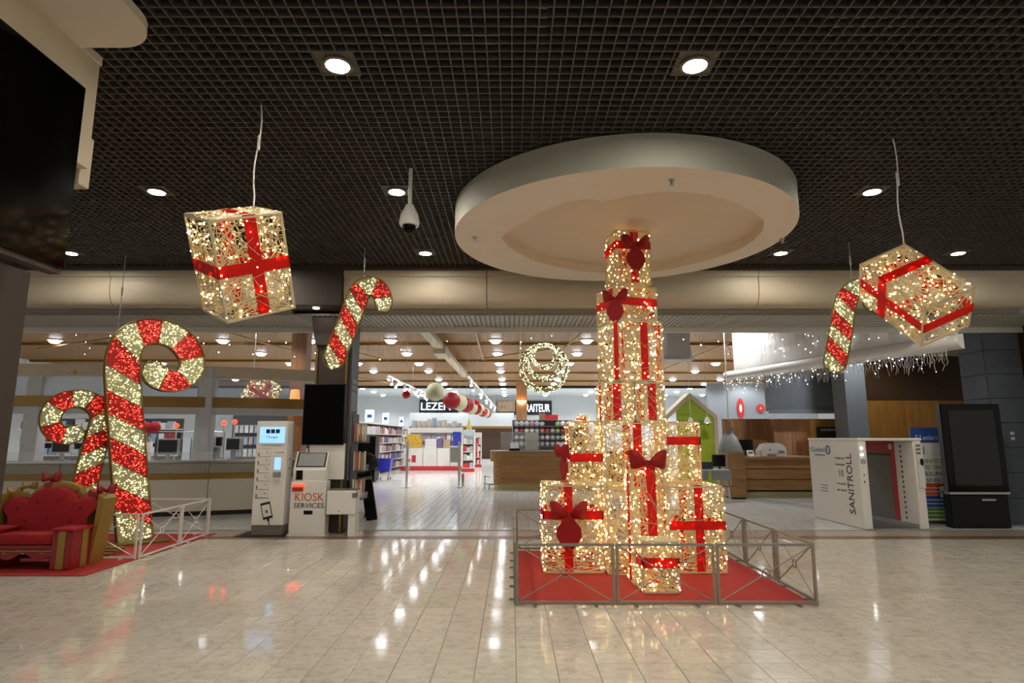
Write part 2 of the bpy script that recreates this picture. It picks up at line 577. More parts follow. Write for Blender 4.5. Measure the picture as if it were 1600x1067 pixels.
# ---- mall ceiling: black slab with an open cell grid below
ce = tag(MB().box(-16, 16, -4, 12.4, 5.75, 5.9).build('ceiling', 'slab_black'), 'black open cell grid ceiling above the concourse', kind='structure')
bx_ = MB().box(-0.005, 0.005, 0.6, 10.45, CEIL-0.02, CEIL+0.04).build('grid_blade', 'grid_black', ce)
by_ = MB().box(-9.6, 9.6, -0.005, 0.005, CEIL-0.02, CEIL+0.04).build('grid_blade', 'grid_black', ce)
first = True
for i in range(-95, 96):
    if first: bx_.location = (i*0.1, 0, 0); first = False
    else: inst(bx_, ce, (i*0.1, 0, 0))
first = True
for j in range(16, 104):
    if first: by_.location = (0, j*0.1, 0); first = False
    else: inst(by_, ce, (0, j*0.1, 0))
for (x0, x1, y0, y1, z0, z1, m) in [(-2.9, 0.2, 4.42, 4.50, 4.95, 5.1, 'joist_brown'), (-2.3, -0.1, 4.62, 5.1, 4.98, 5.12, 'duct_beige'), (-2.5, 0.3, 5.22, 5.7, 5.0, 5.14, 'duct_beige'), (0.20, 0.27, 3.6, 5.6, 4.86, 4.93, 'duct_beige'),
        (1.2, 3.0, 4.9, 5.3, 5.0, 5.12, 'duct_beige'), (2.6, 5.6, 4.5, 4.7, 4.98, 5.1, 'duct_beige'), (3.0, 4.6, 5.2, 5.6, 5.0, 5.08, 'duct_beige'), (4.0, 6.6, 5.9, 6.1, 5.0, 5.1, 'duct_beige'),
        (-4.6, -3.0, 5.4, 5.55, 4.98, 5.1, 'joist_brown'), (-3.4, -1.4, 5.9, 6.0, 4.96, 5.05, 'joist_brown'), (-5.0, -2.9, 4.8, 5.1, 5.0, 5.1, 'duct_beige'), (-8, 8, 7.2, 7.4, 5.4, 5.6, 'joist_brown'), (0.9, 2.2, 4.45, 4.55, 4.95, 5.1, 'joist_brown'),
        (4.9, 7.0, 6.6, 6.75, 5.1, 5.2, 'duct_beige'), (-9, 9, 9.0, 9.2, 5.4, 5.6, 'joist_brown')]:
    MB().box(x0, x1, y0, y1, z0, z1).build('void_duct' if m == 'duct_beige' else 'void_joist', m, ce)
tag(MB().box(-9.6, 9.6, 10.46, 10.56, 4.62, 4.86).build('trim_3', 'brown_dark'), 'dark brown timber edge where grid ceiling meets the fascia', kind='structure')

# ---- beige fascia above the shop entrance
def fascia(name, label, xs):
    prof = [(10.74, 4.655), (10.56, 4.655), (10.56, 4.52), (10.60, 4.515), (10.60, 4.50)]
    for i in range(9):
        a = R(90*i/8)
        prof.append((10.60 - 0.03*math.sin(a*2) + 0.20*(1-math.cos(a)), 4.50 - 0.50*math.sin(a)))
    prof.append((10.95, 4.0)); prof.append((10.95, 4.655))
    root = tag(MB().box(xs[0], xs[-1], 10.96, 11.2, 3.92, 5.7).build(name, 'soffit_grey'), label, kind='structure')
    for a, b in zip(xs[:-1], xs[1:]):
        MB().ext(prof, a+0.006, b-0.006, 'x').build('fascia_panel', 'fascia', root, smooth=True)
    return root
fascia('wall_front', 'beige curved fascia over the shop entrance left of pillar', [-10.5, -7.2, -4.05])
fascia('wall_front.001', 'beige curved fascia over the shop entrance right of pillar', [-3.02, -0.45, 4.42, 9.35])

# ---- slatted soffit behind the fascia
so = tag(MB().box(-10.5, 10.4, 10.97, 12.25, 3.90, 3.915).build('trim_4', 'soffit_grey'), 'grey slatted soffit behind the entrance fascia', kind='structure')
sl = MB().box(-0.034, 0.034, 11.0, 12.16, 3.885, 3.90).build('slat', 'slat_grey', so)
first = True
for i in range(-112, 112):
    x = i*0.092
    if first: sl.location = (x, 0, 0); first = False
    else: inst(sl, so, (x, 0, 0))
tag(MB().box(-10.5, 10.4, 12.17, 12.25, 3.78, 3.895).build('trim_5', 'white_matte'), 'white rail along the back edge of the soffit', kind='structure')
tag(MB().box(-22, 20, 12.26, 12.4, 3.86, 5.7).build('wall_front.002', 'wall_light'), 'upper inside wall over the shop entrance', kind='structure')

# ---- round lowered ceiling disc with a wavy recess
DC = Vector((1.44, 7.86)); DR = 2.2; DZ = 4.30
circ = [(DC.x + DR*math.cos(2*math.pi*i/96), DC.y + DR*math.sin(2*math.pi*i/96)) for i in range(96)]
rec_px = [(783,371),(796,360),(812,349.5),(836,336),(864,323),(888,315),(911,311.5),(926,312),(940,314),(956,312),(973,309),(990,305),(1011,302),(1030,300),(1049,299.6),(1078,301),(1106,304),(1132,311),(1154,318.6),(1178,331),(1194,345),(1192,360),(1177.5,375.6),(1158,388),(1130,399),(1085,412),(1035,423),(990,427.5),(940,427),(900,423),(864,416),(836,408),(812,397),(792,384)]
rec = [(G(x, y, DZ).x, G(x, y, DZ).y) for x, y in rec_px]
dsk = thing('ceiling_disc', 'large round cream ceiling disc hanging above the gift tower', 'ceiling disc', (0, 0, 0))
rim = MB()
nC = 96
v = []; f = []
for z in (DZ, 4.66):
    v += [(x, y, z) for x, y in circ]
for i in range(nC):
    j = (i+1) % nC
    f.append((i, j, nC+j, nC+i))
f.append(tuple(range(nC, 2*nC)))
rim.add(v, f)
rim.build('rim', 'rim_grey', dsk, smooth=True)
# underside ring between the circle and the recess outline
nR = len(rec)
bm = bmesh.new()
oc = [bm.verts.new((x, y, DZ)) for x, y in circ]
ic = [bm.verts.new((x, y, DZ)) for x, y in rec]
es = [bm.edges.new((oc[i], oc[(i+1) % nC])) for i in range(nC)] + [bm.edges.new((ic[i], ic[(i+1) % nR])) for i in range(nR)]
bmesh.ops.triangle_fill(bm, edges=es, use_beauty=True)
me = bpy.data.meshes.new('underside'); bm.to_mesh(me); bm.free()
me.materials.append(MATS['plaster_warm'])
o = bpy.data.objects.new('underside', me); COL.objects.link(o); o.parent = dsk
r2 = MB(); r2.add([(x, y, DZ) for x, y in rec] + [(x, y, DZ+0.14) for x, y in rec], [(i, (i+1) % nR, nR+(i+1) % nR, nR+i) for i in range(nR)] + [tuple(range(nR, 2*nR))])
r2.build('recess', 'plaster_recess_shade', dsk)
for k, (x, y, wd) in enumerate([(1049, 281, 'near the front rim'), (742, 371, 'near the left rim'), (1222, 373, 'near the right rim')]):
    p = G(x, y, DZ)
    s_ = thing('fire_sprinkler', 'small chrome sprinkler head under the round disc ' + wd, 'sprinkler', p)
    MB().lathe([(0.001, 0), (0.035, 0), (0.03, -0.012), (0.012, -0.016), (0.012, -0.04), (0.001, -0.04)], 12).build('body', 'steel', s_, True)
    MB().lathe([(0.001, -0.052), (0.025, -0.052), (0.025, -0.058), (0.001, -0.058)], 10).build('deflector', 'steel', s_)
    MB().bar((0.01, 0, -0.036), (0.016, 0, -0.054), 0.006).bar((-0.01, 0, -0.036), (-0.016, 0, -0.054), 0.006).build('arms', 'steel', s_)

# ---- left foreground: brown column, beige fascia, rounded ceiling plate, black sign panel
tag(MB().box(-6.5, -3.56, 0.5, 4.36, 0, 2.86).build('wall_left', 'brown_dark'), 'dark brown wall end at the left edge', kind='structure')
tag(MB().box(-6.5, -3.30, 0.2, 4.46, 3.72, 4.69).build('wall_left.001', 'plaster'), 'beige upper wall behind the black sign panel', kind='structure')
tag(MB().box(-6.5, -3.62, 0.2, 4.1, 2.86, 3.72).build('wall_left.003', 'brown_dark'), 'dark recess wall behind the black sign panel', kind='structure')
tag(MB().rbox(-3.55, -3.36, 4.46, 4.58, 3.60, 4.02, 0.01).build('trim_6', 'plaster'), 'small beige block on the end of the upper wall', kind='structure')
pl = []
c_ = G(205, 62, 4.62)
px_, py_ = G(222, 30, 4.62).x, G(190, 71, 4.62).y
pl = [(-6.5, 0.5), (px_, 0.5)]
for i in range(11):
    a = R(90*i/10)
    pl.append((px_ - 0.32 + 0.32*math.cos(a), py_ - 0.32 + 0.32*math.sin(a)))
pl.append((-3.29, py_)); pl.append((-3.29, 4.47)); pl.append((-6.5, 4.47))
tag(MB().ext(pl, 4.60, 4.67, 'z').build('trim_7', 'plaster_warm', smooth=True), 'beige ceiling plate with rounded corner at upper left', kind='structure')
sp = thing('sign_panel', 'large glossy black sign panel on beige upper wall at left edge', 'sign panel', (-3.29, 3.2, 2.80))
MB().rbox(0.0, 0.10, -1.6, 1.0, 0.04, 1.44, 0.006).build('panel', 'black_gloss', sp)
MB().box(0.0, 0.08, -1.6, 0.99, 0.0, 0.04).build('lower_edge', 'brown_dark', sp)

# ---- clad pillar between the kiosks
pi_ = tag(MB().box(-3.62, -2.99, 11.14, 11.72, 0, 3.9).build('wall_pillar', 'brown_dark'), 'dark brown clad pillar behind the kiosks', kind='structure')
MB().ext([(-3.72, 3.92), (-3.62, 3.35), (-2.99, 3.35), (-2.92, 3.92)], 11.06, 11.14, 'y').build('flared_head', 'brown_dark', pi_)
MB().rbox(-4.04, -3.03, 10.52, 11.13, 3.97, 4.84, 0.02).build('head_block', 'brown_dark', pi_)
for x in (-3.6, -3.04):
    MB().box(x-0.02, x+0.02, 11.10, 11.138, 0.02, 3.3).build('gold_strip', 'bronze_strip', pi_)
MB().box(-2.988, -2.965, 11.2, 11.7, 0.9, 3.75).build('side_panel', 'slate', pi_)
for z0, z1 in ((2.55, 2.62), (2.66, 2.74), (2.15, 2.5), (1.5, 2.1)):
    MB().box(-2.964, -2.955, 11.26, 11.64, z0, z1).build('notice_frame', 'wall_grey', pi_)
tag(MB().lathe([(0.001, -0.01), (0.05, -0.01), (0.06, 0.0)], 20, (0, 0, 0)).build('downlight', 'lamp_pillar', loc=(-3.53, 10.72, 3.968)), 'small bright downlight under the dark pillar head', 'downlight')

# ---- shop shell
wc = tag(MB().box(-22, 20, 12.4, 41.5, 5.20, 5.3).build('ceiling.001', 'wood_ceiling'), 'brown timber ceiling of the shop', kind='structure')
for Y in (17.5, 22.6, 27.6, 32.8, 37.6):
    MB().box(-22, 20, Y-0.09, Y+0.09, 5.10, 5.20).build('timber_beam', 'wood_ceiling', wc)
for (a, b) in (((563, 514), (700, 495)), ((533, 545), (594, 560)), ((915, 515), (880, 545)), ((1035, 578), (1140, 535)), ((740, 512), (755, 562)), ((815, 515), (812, 560)), ((60, 545), (230, 520)), ((330, 512), (490, 558)), ((460, 508), (530, 530)), ((620, 600), (560, 590)), ((755, 560), (860, 545)), ((40, 570), (170, 590))):
    p = G(a[0], a[1], 5.0); q = G(b[0], b[1], 5.0)
    if p.y < 12.6: p.y = 12.6
    if q.y < 12.6: q.y = 12.6
    MB().tube([p, q], 0.035, 6).build('tie_rod', 'wood_beam', wc)
p = G(663, 515, 4.8); q = G(727, 587, 4.8)
MB().bar(p, q, 0.3, 0.16).build('cable_trunking', 'plaster', wc)
m_ = p.lerp(q, 0.30)
MB().cbox(m_ + Vector((0, 0, -0.1)), (0.42, 1.4, 0.3)).build('trunking_joint', 'plaster', wc)
tag(MB().box(-22, 20, 41.5, 41.9, 5.05, 5.35).build('trim_8', 'black_matte'), 'dark gap line at the far end of the timber ceiling', kind='structure')
tag(MB().box(-22, 20, 41.9, 52, 5.20, 5.3).build('ceiling.002', 'wall_light'), 'pale grey ceiling at the back of the shop', kind='structure')
tag(MB().box(-22, 20, 52, 52.2, 0, 5.2).build('wall_back', 'wall_light'), 'light grey back wall of the shop', kind='structure')
tag(MB().box(-22.2, -22, 12.4, 52, 0, 5.2).build('wall_left.002', 'wall_light'), 'light grey left wall of the shop', kind='structure')
tag(MB().box(20, 20.2, 10, 52, 0, 5.2).build('wall_right', 'wall_light'), 'light grey right wall of the shop', kind='structure')
# grey feature walls at the right
gw = tag(MB().box(10.6, 16.5, 33.0, 33.2, 0, 4.6).build('wall_right.001', 'wall_grey'), 'mid grey feature wall with red logos', kind='structure')
for x, c in ((0.0, 'print_red'), (1.35, 'print_red')):
    cx = D(1157, 640, 32.98).x + x*0.8
    mm = Matrix.Translation((cx, 32.97, D(1157, 638, 32.98).z)) @ Matrix.Rotation(R(90), 4, 'X')
    MB().lathe([(0.001, 0), (0.32, 0), (0.32, 0.03), (0.001, 0.03)], 24, M=mm @ Matrix.Diagonal((0.6, 1.7, 1, 1) if x == 0 else (0.7, 0.7, 1, 1))).build('wall_logo', c, gw)
    MB().lathe([(0.001, 0.031), (0.14, 0.031), (0.14, 0.04), (0.001, 0.04)], 16, M=mm @ Matrix.Diagonal((0.5, 1.6, 1, 1) if x == 0 else (0.3, 0.3, 1, 1))).build('wall_logo', 'white_matte', gw)
dg_ = tag(MB().box(D(1198, 600, 18.6).x, D(1322, 600, 18.6).x, 18.6, 18.8, D(1250, 642, 18.6).z, 4.4).build('wall_right.002', 'wall_grey_dark'), 'dark slate grey bulkhead panel above the reception desk', kind='structure')
MB().box(D(1198, 600, 18.6).x, D(1322, 600, 18.6).x, 18.54, 18.6, D(1250, 646, 18.6).z, D(1250, 640, 18.6).z).build('lower_lip', 'wall_grey', dg_)
tag(MB().box(D(1320, 600, 17.2).x, D(1352, 600, 17.2).x, 17.2, 17.9, 0, 5.2).build('wall_pillar.001', 'wall_grey'), 'pale grey square pillar right of the reception desk', kind='structure')
bw = tag(MB().box(D(1349, 600, 18.2).x, 18.5, 18.2, 18.4, 0, 5.2).build('wall_right.003', 'brown_wall'), 'dark brown wall behind the disinfection tunnel', kind='structure')
xa = D(1352, 650, 18.19).x
for k in range(4):
    MB().box(xa + k*1.15 + 0.01, xa + (k+1)*1.15 - 0.01, 18.15, 18.19, 0.0, D(1400, 626, 18.19).z).build('wall_panel', 'wood_orange', bw)
MB().box(D(1352,555,18.1).x, 18.5, 17.9, 18.19, D(1400, 556, 18.1).z, 5.2).build('bulkhead', 'plaster', bw)
# slate pillar and brown wall at the far right
sx0 = D(1532, 503, 12.3).x
ps = tag(MB().box(sx0 + 0.02, sx0 + 0.72, 12.32, 13.0, 0, 3.9).build('wall_pillar.002', 'grey_dark'), 'slate clad pillar at the right edge', kind='structure')
for k in range(8):
    MB().rbox(sx0, sx0 + 0.72, 12.28, 12.32, k*0.49 + 0.004, (k+1)*0.49 - 0.004, 0.006).build('slate_tile', 'slate', ps)
    MB().rbox(sx0 - 0.02, sx0 + 0.02, 12.32, 13.0, k*0.49 + 0.004, (k+1)*0.49 - 0.004, 0.006).build('slate_tile', 'slate', ps)
MB().box(sx0+0.3, sx0+0.37, 12.262, 12.279, 1.72, 1.78).build('wall_switch', 'white_matte', ps)
MB().box(sx0+0.3, sx0+0.37, 12.262, 12.279, 1.62, 1.68).build('wall_switch', 'white_matte', ps)
rw = tag(MB().box(sx0 + 0.74, 16, 11.6, 12.9, 0, 4.0).build('wall_right.004', 'brown_wall'), 'dark brown shop front wall at the right edge', kind='structure')
MB().box(sx0 + 0.74, sx0 + 0.80, 11.56, 11.6, 0, 3.95).build('frame_strip', 'bronze_strip', rw)
p = D(1578, 490, 11.5); q = D(1600, 455, 10.9)
MB().bar(p, (q.x+0.05, q.y, q.z), 0.04, 0.05).build('brace', 'plaster', rw)
# white bulkhead running diagonally with its rounded lower lip
pA = G(1147, 578, 3.55); pB = G(1490, 522, 3.55)
dr = (pB - pA).normalized(); nr = Vector((dr.y, -dr.x, 0))
if nr.y > 0: nr = -nr
bk = MB()
bk.add([pA, pB, pB - nr*0.12, pA - nr*0.12] + [q_ + Vector((0, 0, 5.2-3.55)) for q_ in (pA, pB, pB - nr*0.12, pA - nr*0.12)], [(0,1,2,3),(4,5,6,7),(0,1,5,4),(1,2,6,5),(2,3,7,6),(3,0,4,7)])
wb = tag(bk.build('wall_right.005', 'white_matte'), 'white diagonal bulkhead hung with icicle lights', kind='structure')
lip = MB()
prof = []
for i in range(9):
    a = R(180*i/8)
    prof.append((0.04 + 0.16*math.sin(a)*1.0, -0.02 - 0.14 + 0.14*math.cos(a)))
vv = []; ff = []
for e in (pA - dr*0.25, pB + dr*0.2):
    for a, b in prof: vv.append(e + nr*a + Vector((0, 0, b)))
n_ = len(prof)
ff = [(i, i+1, n_+i+1, n_+i) for i in range(n_-1)] + [(0, n_-1, 2*n_-1, n_), tuple(range(n_)), tuple(range(n_, 2*n_))]
lip.add(vv, ff)
lip.build('rounded_lip', 'white_matte', wb, smooth=True)
# ================================================================ LAMPS
def lamp_proto(name, r, lens, plate):
    root = thing(name, 'x', 'downlight')
    if plate:
        MB().box(-r*1.7, r*1.7, -r*1.7, r*1.7, 0.005, 0.02).build('plate', 'grid_black', root)
    MB().lathe([(r*1.05, 0.004), (r*1.28, 0.0), (r*1.3, -0.012), (r*1.02, -0.016), (r*1.0, 0.004)], 20).build('ring', 'grey_mid' if plate else 'white_matte', root, True)
    if plate: MB().lathe([(0.001, -0.008), (r, -0.008), (r, 0.0), (0.001, 0.0)], 20).build('lens', lens, root)
    else: MB().lathe([(0.001, -0.13), (r*0.6, -0.115), (r*0.9, -0.06), (r, -0.008), (0.001, -0.004)], 20).build('lens', lens, root, True)
    return root
lp = lamp_proto('ceiling_downlight', 0.095, 'lamp_mall', True)
first = True
ML = [(-1.43, 4.57, 'large bright downlight near the top left of the black grid ceiling'), (1.5, 4.57, 'large bright downlight near the top right of the black grid ceiling'),
      (-4.41, 7.16, 'downlight above the left hanging gift in the black grid'), (-1.43, 7.16, 'downlight beside the dome camera in the black grid'), (4.47, 7.16, 'downlight to the right of the cream disc, beside the gift cable'),
      (-7.29, 9.69, 'downlight by the black sign panel at the far left of the grid'), (-1.43, 9.69, 'downlight below the dome camera near the fascia'), (4.44, 9.69, 'downlight touching the right edge of the cream disc'), (7.37, 9.69, 'downlight above the right hanging gift near the fascia'),
      (-4.41, 9.69, 'downlight hidden behind the left hanging gift')]
for x, y, lb in ML:
    o = lp if first else copy_tree(lp)
    first = False
    o.location = (x, y, CEIL - 0.022); o['label'] = lb; o['group'] = 'downlights in the black grid'
for y in (2.0, -0.6):  # unseen rows continuing the lamp grid, added to light the concourse
    for x in (-1.43, 1.5, 4.45, 7.4):
        o = copy_tree(lp); o.location = (x, y, CEIL - 0.022)
        o['label'] = 'unseen downlight in the grid overhead, ' + ('nearer' if y > 0 else 'farther') + ' row, at ' + {-1.43: 'left', 1.5: 'centre', 4.45: 'right', 7.4: 'far right'}[x]; o['group'] = 'unseen downlights overhead'
sl0 = lamp_proto('ceiling_downlight', 0.2, 'lamp_store', False)
sd = bpy.data.lights.new('downlight_beam', 'SPOT')
sd.energy = STORE_SPOT; sd.color = (0.97, 0.985, 1.0); sd.spot_size = R(140); sd.spot_blend = 0.5; sd.shadow_soft_size = 0.12
so_ = bpy.data.objects.new('downlight_beam', sd); COL.objects.link(so_); so_.parent = sl0; so_.location = (0, 0, -0.2)
first = True
SX = [-16.6, -10.5, -7.3, -4.4, -0.6, 2.72, 6.0, 9.65, 12.5, 15.5]
ORD = ['first', 'second', 'third', 'fourth', 'fifth', 'sixth', 'seventh', 'eighth', 'ninth', 'tenth', 'eleventh', 'twelfth'] + [str(i) + 'th' for i in range(13, 40)]
for jy, y in enumerate((16.4, 21.8, 25.2, 28.6, 31.9, 36.4, 39.5, 42.7, 46.2, 49.6)):
    for ix, x in enumerate(SX):
        if y < 17 and -7 < x < 5: continue  # unseen near lamps at the right are added to brighten the desk area
        if x > 12 and y < 20: continue
        o = sl0 if first else copy_tree(sl0)
        first = False
        o.location = (x, y, 5.178 if y > 41 else 5.08)
        if y < 41: o.location.z = 5.178
        o['label'] = 'shop ceiling downlight, ' + ORD[jy] + ' row from the entrance, ' + ORD[ix] + ' column from the left'; o['group'] = 'downlights of the shop ceiling'

# ================================================================ LIGHT-UP GIFTS
def face_frames(w, d, h):
    a, b = w/2, d/2
    return [(Vector((-a, -b, 0)), Vector((w, 0, 0)), Vector((0, 0, h))), (Vector((-a, b, 0)), Vector((w, 0, 0)), Vector((0, 0, h))),
            (Vector((-a, -b, 0)), Vector((0, d, 0)), Vector((0, 0, h))), (Vector((a, -b, 0)), Vector((0, d, 0)), Vector((0, 0, h))),
            (Vector((-a, -b, h)), Vector((w, 0, 0)), Vector((0, d, 0))), (Vector((-a, -b, 0)), Vector((w, 0, 0)), Vector((0, d, 0)))]

def bow(parent, M, k=1.0, tails=True, mt='bow_red', lb='dark red fabric bow'):
    kn = MB().sph((0, 0, 0), 0.045*k, 10, 8, (1, 0.8, 1), M).build('bow', mt, parent, True, label=lb)
    for s in (-1, 1):
        lo = MB()
        pts = []; rr = []
        n = 8
        v = []; f = []; m = 10
        for i in range(n+1):
            t = i/n
            c = Vector((s*(0.02 + 0.19*t), -0.02 - 0.05*math.sin(t*math.pi), 0.015 + 0.035*t + 0.02*math.sin(t*math.pi)))*k
            hh = (0.03 + 0.085*math.sin(min(t, 0.85)/0.85*math.pi/2))*k*(1.0 if t < 0.9 else 0.9)
            th = (0.02 + 0.05*math.sin(t*math.pi))*k
            for j in range(m):
                a = 2*math.pi*j/m
                v.append(M @ (c + Vector((s*0.15*hh*math.sin(a), th*math.cos(a), hh*math.sin(a)))))
        for i in range(n):
            for j in range(m):
                l = (j+1) % m
                f.append((i*m+j, i*m+l, (i+1)*m+l, (i+1)*m+j))
        f.append(tuple(range(m))); f.append(tuple(range(n*m, (n+1)*m)))
        lo.add(v, f).build('bow_loop', mt, kn, True)
    if tails:
        for s in (-1, 1):
            t = [(0.0, 0.0), (s*0.07, -0.06), (s*0.14, -0.15), (s*0.15, -0.24), (s*0.10, -0.33), (s*0.035, -0.40), (0.0, -0.36)]
            MB().ext([(p[0]*k, p[1]*k) for p in t], -0.035*k, -0.012*k, 'y', M).build('bow_tail', mt, kn)
    return kn

def gift_box(name, label, loc, w, d, h, rz=0.0, ribs=(), bows=(), seed=1, dens=80, rot=None, group=None, lw=0.105, lr=0.0105, full=False):
    g = random.Random(seed)
    root = thing(name, label, 'light-up gift', loc, rz, group, rot)
    fr = MB()
    a, b = w/2, d/2
    e = 0.009
    for sx in (-a, a):
        for sy in (-b, b):
            fr.bar((sx, sy, 0), (sx, sy, h), 2*e)
        for z in (e, h-e):
            fr.bar((sx, -b, z), (sx, b, z), 2*e)
    for sy in (-b, b):
        for z in (e, h-e):
            fr.bar((-a, sy, z), (a, sy, z), 2*e)
    fr.build('frame', 'frame_gold', root)
    th = MB(); le = MB()
    for k, (o, u, v) in enumerate(face_frames(w, d, h)):
        area = u.length*v.length
        n = int(65 + 115*area)
        nn = u.cross(v).normalized()
        for _ in range(n if k != 5 else n//3):
            s0, t0 = g.random(), g.random()
            an = g.random()*math.pi*2
            L = 0.12 + 0.4*g.random()
            s1 = min(1, max(0, s0 + L*math.cos(an)/u.length)); t1 = min(1, max(0, t0 + L*math.sin(an)/v.length))
            p = o + u*s0 + v*t0; q = o + u*s1 + v*t1
            if (p-q).length < 0.04: continue
            off = nn*(g.random()-0.5)*0.012 + (Vector((0, 0, 0.014)) if k == 5 else Vector((0, 0, 0)))
            dd = (q-p).normalized(); sd = dd.cross(nn)*0.0042
            th.add([p+off+sd, p+off-sd, p+off+nn*0.006, q+off+sd, q+off-sd, q+off+nn*0.005], [(0,1,4,3),(1,2,5,4),(2,0,3,5)])
        if k == 5: continue
        for _ in range(int(dens*area)):
            p = o + u*g.random() + v*(0.02 + 0.96*g.random()) + nn*(g.random()-0.5)*0.02
            le.ico(p, lr*(0.75 + 0.5*g.random()))
    for sx in (-a, a):
        for sy in (-b, b):
            for i in range(int(h*9)):
                le.ico((sx + g.uniform(-.012, .012), sy + g.uniform(-.012, .012), 0.02 + (h-0.03)*g.random()), lr)
    th.build('thread_net', 'thread', root, kind='stuff')
    le.build('led_lights', 'led_warm', root, kind='stuff')
    t = 0.008
    for kind, off in ribs:
        m = MB()
        l = lw/2
        if kind == 'v':
            for y in (-b-t, b): m.box(off-l, off+l, y, y+t, 0.0, h+t)
            m.box(off-l, off+l, -b-t, b+t, h, h+t)
            if full: m.box(off-l, off+l, -b-t, b+t, -t, 0)
        elif kind == 's':
            for x in (-a-t, a): m.box(x, x+t, off-l, off+l, 0.0, h+t)
            m.box(-a-t, a+t, off-l, off+l, h, h+t)
            if full: m.box(-a-t, a+t, off-l, off+l, -t, 0)
        else:
            t2 = 0.011
            for y in (-b-t2, b): m.box(-a-t2, a+t2, y, y+t2, off-l, off+l)
            for x in (-a-t2, a): m.box(x, x+t2, -b-t2, b+t2, off-l, off+l)
        m.build('ribbon', 'ribbon_red', root)
    for bw_ in bows:
        x, y, z, rzb, k = bw_[:5]
        bow(root, Matrix.Translation((x, y, z)) @ Matrix.Rotation(rzb, 4, 'Z'), k, len(bw_) < 6)
    return root

def gb(nm, lb, x0, x1, yf, d, z0, z1, ribs, bows=(), seed=1, **kw):
    return gift_box(nm, lb, ((x0+x1)/2, yf + d/2, z0), x1-x0, d, z1-z0, 0, ribs, bows, seed, group='gifts of the light-up tower', **kw)
Z0 = 0.02
NM = 'lighted_gift_box'
gb(NM, 'big lit gift on red carpet, left foot of tower, with large bow', 0.395, 1.125, 7.80, 0.72, Z0, 1.075, [('v', -0.06), ('h', 0.69)], [(-0.06, -0.40, 0.70, 0, 1.05)], 11)
gb(NM, 'lit gift standing on the big bow gift at the tower left', 0.735, 1.165, 7.98, 0.46, 1.085, 1.87, [('h', 0.32), ('s', -0.1)], [(-0.26, -0.12, 0.36, -1.3, 0.8)], 12)
gb(NM, 'lit gift at the tower right foot with a large red cross ribbon', 1.955, 2.635, 7.80, 0.70, Z0, 1.06, [('v', 0.03), ('h', 0.565)], [], 13)
gb(NM, 'lit gift with one horizontal ribbon on the right cross ribbon gift', 1.965, 2.43, 7.98, 0.46, 1.07, 1.86, [('h', 0.55), ('s', -0.14)], [], 14)
gb(NM, 'plain lit gift at the tower base behind the tall narrow gift', 1.175, 1.915, 7.70, 0.74, Z0, 1.04, [], [], 15)
gb(NM, 'wide lit gift with centre ribbon in the middle of the tower', 1.175, 1.925, 7.72, 0.72, 1.05, 1.85, [('v', 0.02)], [], 16)
gb(NM, 'tall narrow lit gift with bow on its top edge, tower front', 1.375, 1.785, 7.16, 0.42, Z0, 1.35, [('v', 0.02), ('s', 0.0)], [(-0.02, -0.22, 1.34, 0, 1.0, 0)], 17)
gb(NM, 'small low lit gift in front of the tower by the barrier', 1.405, 1.785, 6.82, 0.30, Z0, 0.555, [('h', 0.31)], [], 18, dens=130)
gb(NM, 'left of the two lit gifts side by side with vertical ribbons', 1.175, 1.555, 7.75, 0.70, 1.86, 2.36, [('v', -0.03), ('s', 0.0)], [], 19)
gb(NM, 'right of the two lit gifts side by side with vertical ribbons', 1.565, 1.935, 7.75, 0.70, 1.86, 2.36, [('v', 0.03)], [], 20)
gift_box(NM, 'tall turned lit gift third from the tower top', (1.575, 8.05, 2.37), 0.62, 0.60, 0.79, R(19), [('v', 0.04), ('s', -0.2)], [], 21, group='gifts of the light-up tower')
gift_box(NM, 'low turned lit gift with corner bow second from tower top', (1.545, 8.05, 3.17), 0.57, 0.56, 0.46, R(20), [('h', 0.25), ('s', -0.1)], [(-0.32, -0.27, 0.26, R(-40), 0.75)], 22, group='gifts of the light-up tower')
gift_box(NM, 'topmost lit gift of the tower with bow under the disc', (1.555, 7.93, 3.64), 0.46, 0.46, 0.72, R(8), [('v', 0.02), ('h', 0.52)], [(0.02, -0.26, 0.50, 0, 0.85)], 23, group='gifts of the light-up tower')

# hanging gifts
def hang_cable(label, p, q, wob, mt='white_matte'):
    pts = []
    for i in range(11):
        t = i/10
        pts.append(Vector(p).lerp(Vector(q), t) + Vector((wob*math.sin(t*7), 0, 0))*(1 if 0 < i < 10 else 0))
    root = thing('hanging_cable', label, 'cable', p)
    MB().tube([x - Vector(p) for x in pts], 0.008, 6).build('cable', mt, root, True)
    m = pts[4] - Vector(p)
    MB().tube([m + Vector((0, 0, 0.07)), m - Vector((0, 0, 0.07))], 0.015, 8).build('connector', mt, root, True)
    return root
def hang_gift(label, ctr, w, d, h, rm, ribs, bows, seed, top_px, cable_label):
    # rm rotates about the gift's centre
    g = gift_box('hanging_gift_box', label, (0, 0, 0), w, d, h, 0, ribs, bows, seed, 130, group=None, lw=0.10, lr=0.008, full=True)
    M = Matrix.Translation(ctr) @ rm @ Matrix.Translation((0, 0, -h/2))
    g.matrix_world = M
    cs = [M @ Vector((sx*w/2, sy*d/2, z)) for sx in (-1, 1) for sy in (-1, 1) for z in (0, h)]
    top = max(cs, key=lambda p: p.z)
    hang_cable(cable_label, (top.x, top.y, CEIL + 0.02), top, 0.02)
    return g
